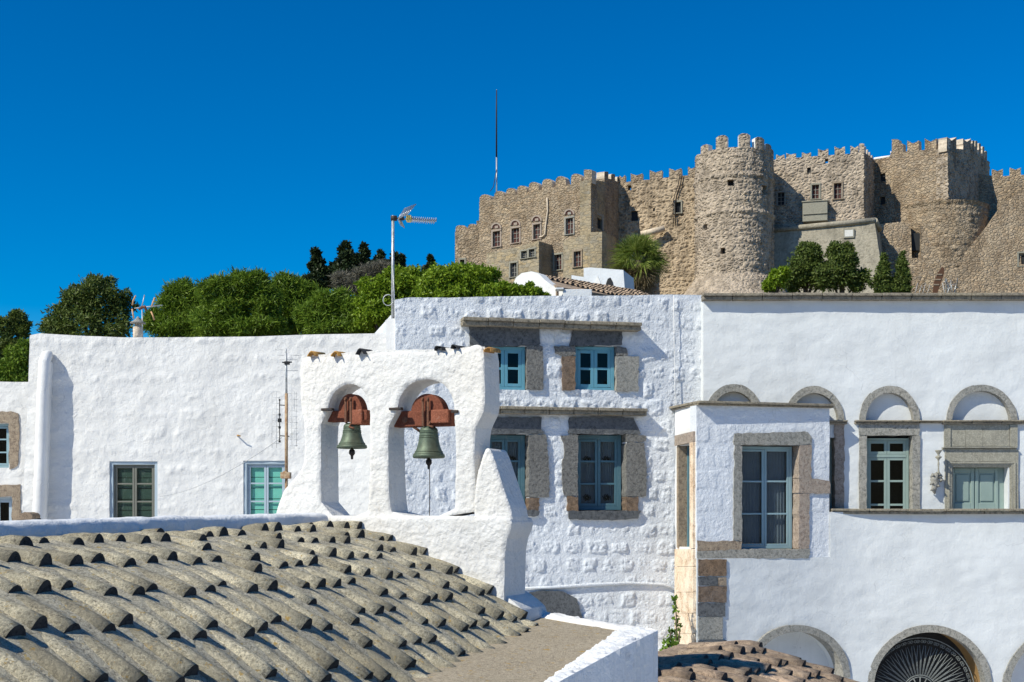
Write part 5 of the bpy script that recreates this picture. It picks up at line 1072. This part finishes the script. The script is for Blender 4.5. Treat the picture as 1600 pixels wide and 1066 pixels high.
for i in range(13):
    x = 640+i*3.3; y = 341+(x-611)*.063; c = P(x, y, Ym); mb.tube([c+Vector((-.03, -.09, -.05)), c, c+Vector((.03, .09, .05))], .008, 5); mb.tube([c+Vector((.03, -.07, .04)), c, c+Vector((-.03, .07, -.04))], .007, 5)
mb.build('boom', 'alu', a2)
mb = MB()
for x, r_ in ((615, .05), (626, .035)): c = P(x, 341+(x-611)*.06, Ym); mb.tube([c+Vector((-.05, 0, 0)), c+Vector((.06, 0, 0))], r_, 10)
mb.build('clamp', 'iron', a2)
mb = MB(); c = P(639, 342, Ym); mb.box(tuple(c+Vector((-.05, -.06, -.06))), tuple(c+Vector((.05, .06, .06)))); mb.build('junction_box', 'yellow', a2, .02)
mb = MB()
for (A, B, C_, D_) in (((622, 342), (632, 326), (650, 319), (636, 336)), ((622, 343), (626, 352), (632, 356), (628, 346))):
    a_, b_, c_, d_ = P(*A, Ym-.25), P(*B, Ym-.12), P(*C_, Ym+.25), P(*D_, Ym+.15)
    for i in range(7):
        t_ = i/6; mb.tube([a_.lerp(b_, t_), d_.lerp(c_, t_)], .006, 4); mb.tube([a_.lerp(d_, t_), b_.lerp(c_, t_)], .006, 4)
mb.build('reflector', 'alu', a2)
# rusty mast antenna in front of the left house
Ya = 13.6; a3 = thing('rusty_mast_antenna', tuple(P(448, 750, Ya)), 'rusty thin mast with wire antenna elements in front of the mint window', 'antenna')
mb = MB(); mb.tube([P(447.5, 748, Ya), P(447.5, 615, Ya)], .017, 10); mb.build('rusty_pole', 'mastrust', a3)
mb = MB(); mb.tube([P(447.5, 615, Ya), P(447, 552, Ya)], .012, 8); mb.tube([P(447, 552, Ya), P(447, 545, Ya)], .007, 8); mb.build('upper_pole', 'galv', a3)
mb = MB(); rodset(mb, Ya, [((x0, y), (x1, y2)) for x0, y, x1, y2 in ((434, 555, 444, 555.5), (452, 555, 467, 555.5), (437, 562, 465, 562.5), (434, 579, 466, 579.5), (430, 546.5, 442, 547))], .0028)
rodset(mb, Ya, [((437, 624), (437, 691)), ((447.5, 633), (431, 633)), ((431, 633), (431, 600)), ((425, 613), (425, 700)), ((432, 613), (432, 700)), ((456, 612), (456, 698)), ((463, 612), (463, 698)), ((460, 612), (460, 640))][3:], .0022)
for y in range(612, 700, 9): rodset(mb, Ya, [((426, y), (437, y+.5)), ((453, y+3), (465, y+3.5))], .0022)
mb.build('wire_element', 'galv', a3)
mb = MB(); rodset(mb, Ya, [((437, 624), (437, 691)), ((436, 633), (447, 633.5)), ((438, 681), (452, 682))], .0055)
for y, r_ in ((657, .018), (648, .01), (668, .011), (690, .01), (625, .008)): c = P(437, y, Ya); mb.box(tuple(c-Vector((r_, r_, r_*1.1))), tuple(c+Vector((r_, r_, r_*1.1))))
mb.build('bracket', 'black', a3); mb = MB(); c = P(448, 567, Ya); mb.tube([P(441, 566.5, Ya), P(456, 566, Ya)], .008, 6); mb.box(tuple(c-Vector((.022, .02, .02))), tuple(c+Vector((.03, .02, .014)))); mb.build('bracket', 'black', a3)
mb = MB(); Pm = Pl(430, Ya, 470, Ya); Pm.pxbox(mb, 439, 738, 454, 748, -.04, .06); Pm.pxbox(mb, 443, 736, 449, 739, -.03, .05); mb.build('mast_foot', 'mastrust', a3, .006)
mb = MB(); mb.tube([P(447.5, 748, Ya), P(447, 800, Ya+.1)], .016, 8); mb.build('lower_pole', 'mastrust', a3)
gw = thing('guy_wire', tuple(P(250, 775, 22)), 'thin slack wire running from the rusty mast down across the left wall', 'wire')
mb = MB(); A, B = P(250, 776, 22), P(440, 684, Ya); mb.tube([A.lerp(B, t_)+Vector((0, 0, -.12*4*t_*(1-t_))) for t_ in np.linspace(0, 1, 14)], .0035, 5); mb.build('wire', 'galv', gw)
br = thing('broken_pot', tuple(P(48, 815, 24)), 'broken sandy stone chunk and dark pot beside the white downpipe', 'stone')
PQ = Pl(30, 24, 70, 24); mb = MB(); PQ.prism(mb, jag([(37, 825), (36, 803), (42, 799), (50, 802), (54, 806), (52, 812), (56, 825)], 5, 1.2), -.1, .3); mb.build('stone_chunk', 'pot', br, .03)
mb = MB(); c = P(59, 820, 23.6); mb.lathe(c, [(0, 0), (.05, 0), (.06, .1), (.05, .12), (0, .12)], 14); mb.build('dark_pot', 'black', br)
wh = thing('wall_hook', tuple(PL_.pp(373, 681, -.05)), 'tiny rusty hook stub sticking out of the left wall', 'hook')
mb = MB(); mb.tube([PL_.pp(371, 681, .0), PL_.pp(373, 681, -.12), PL_.pp(378, 682, -.14)], .014, 6); mb.build('stub', 'lichtile', wh)
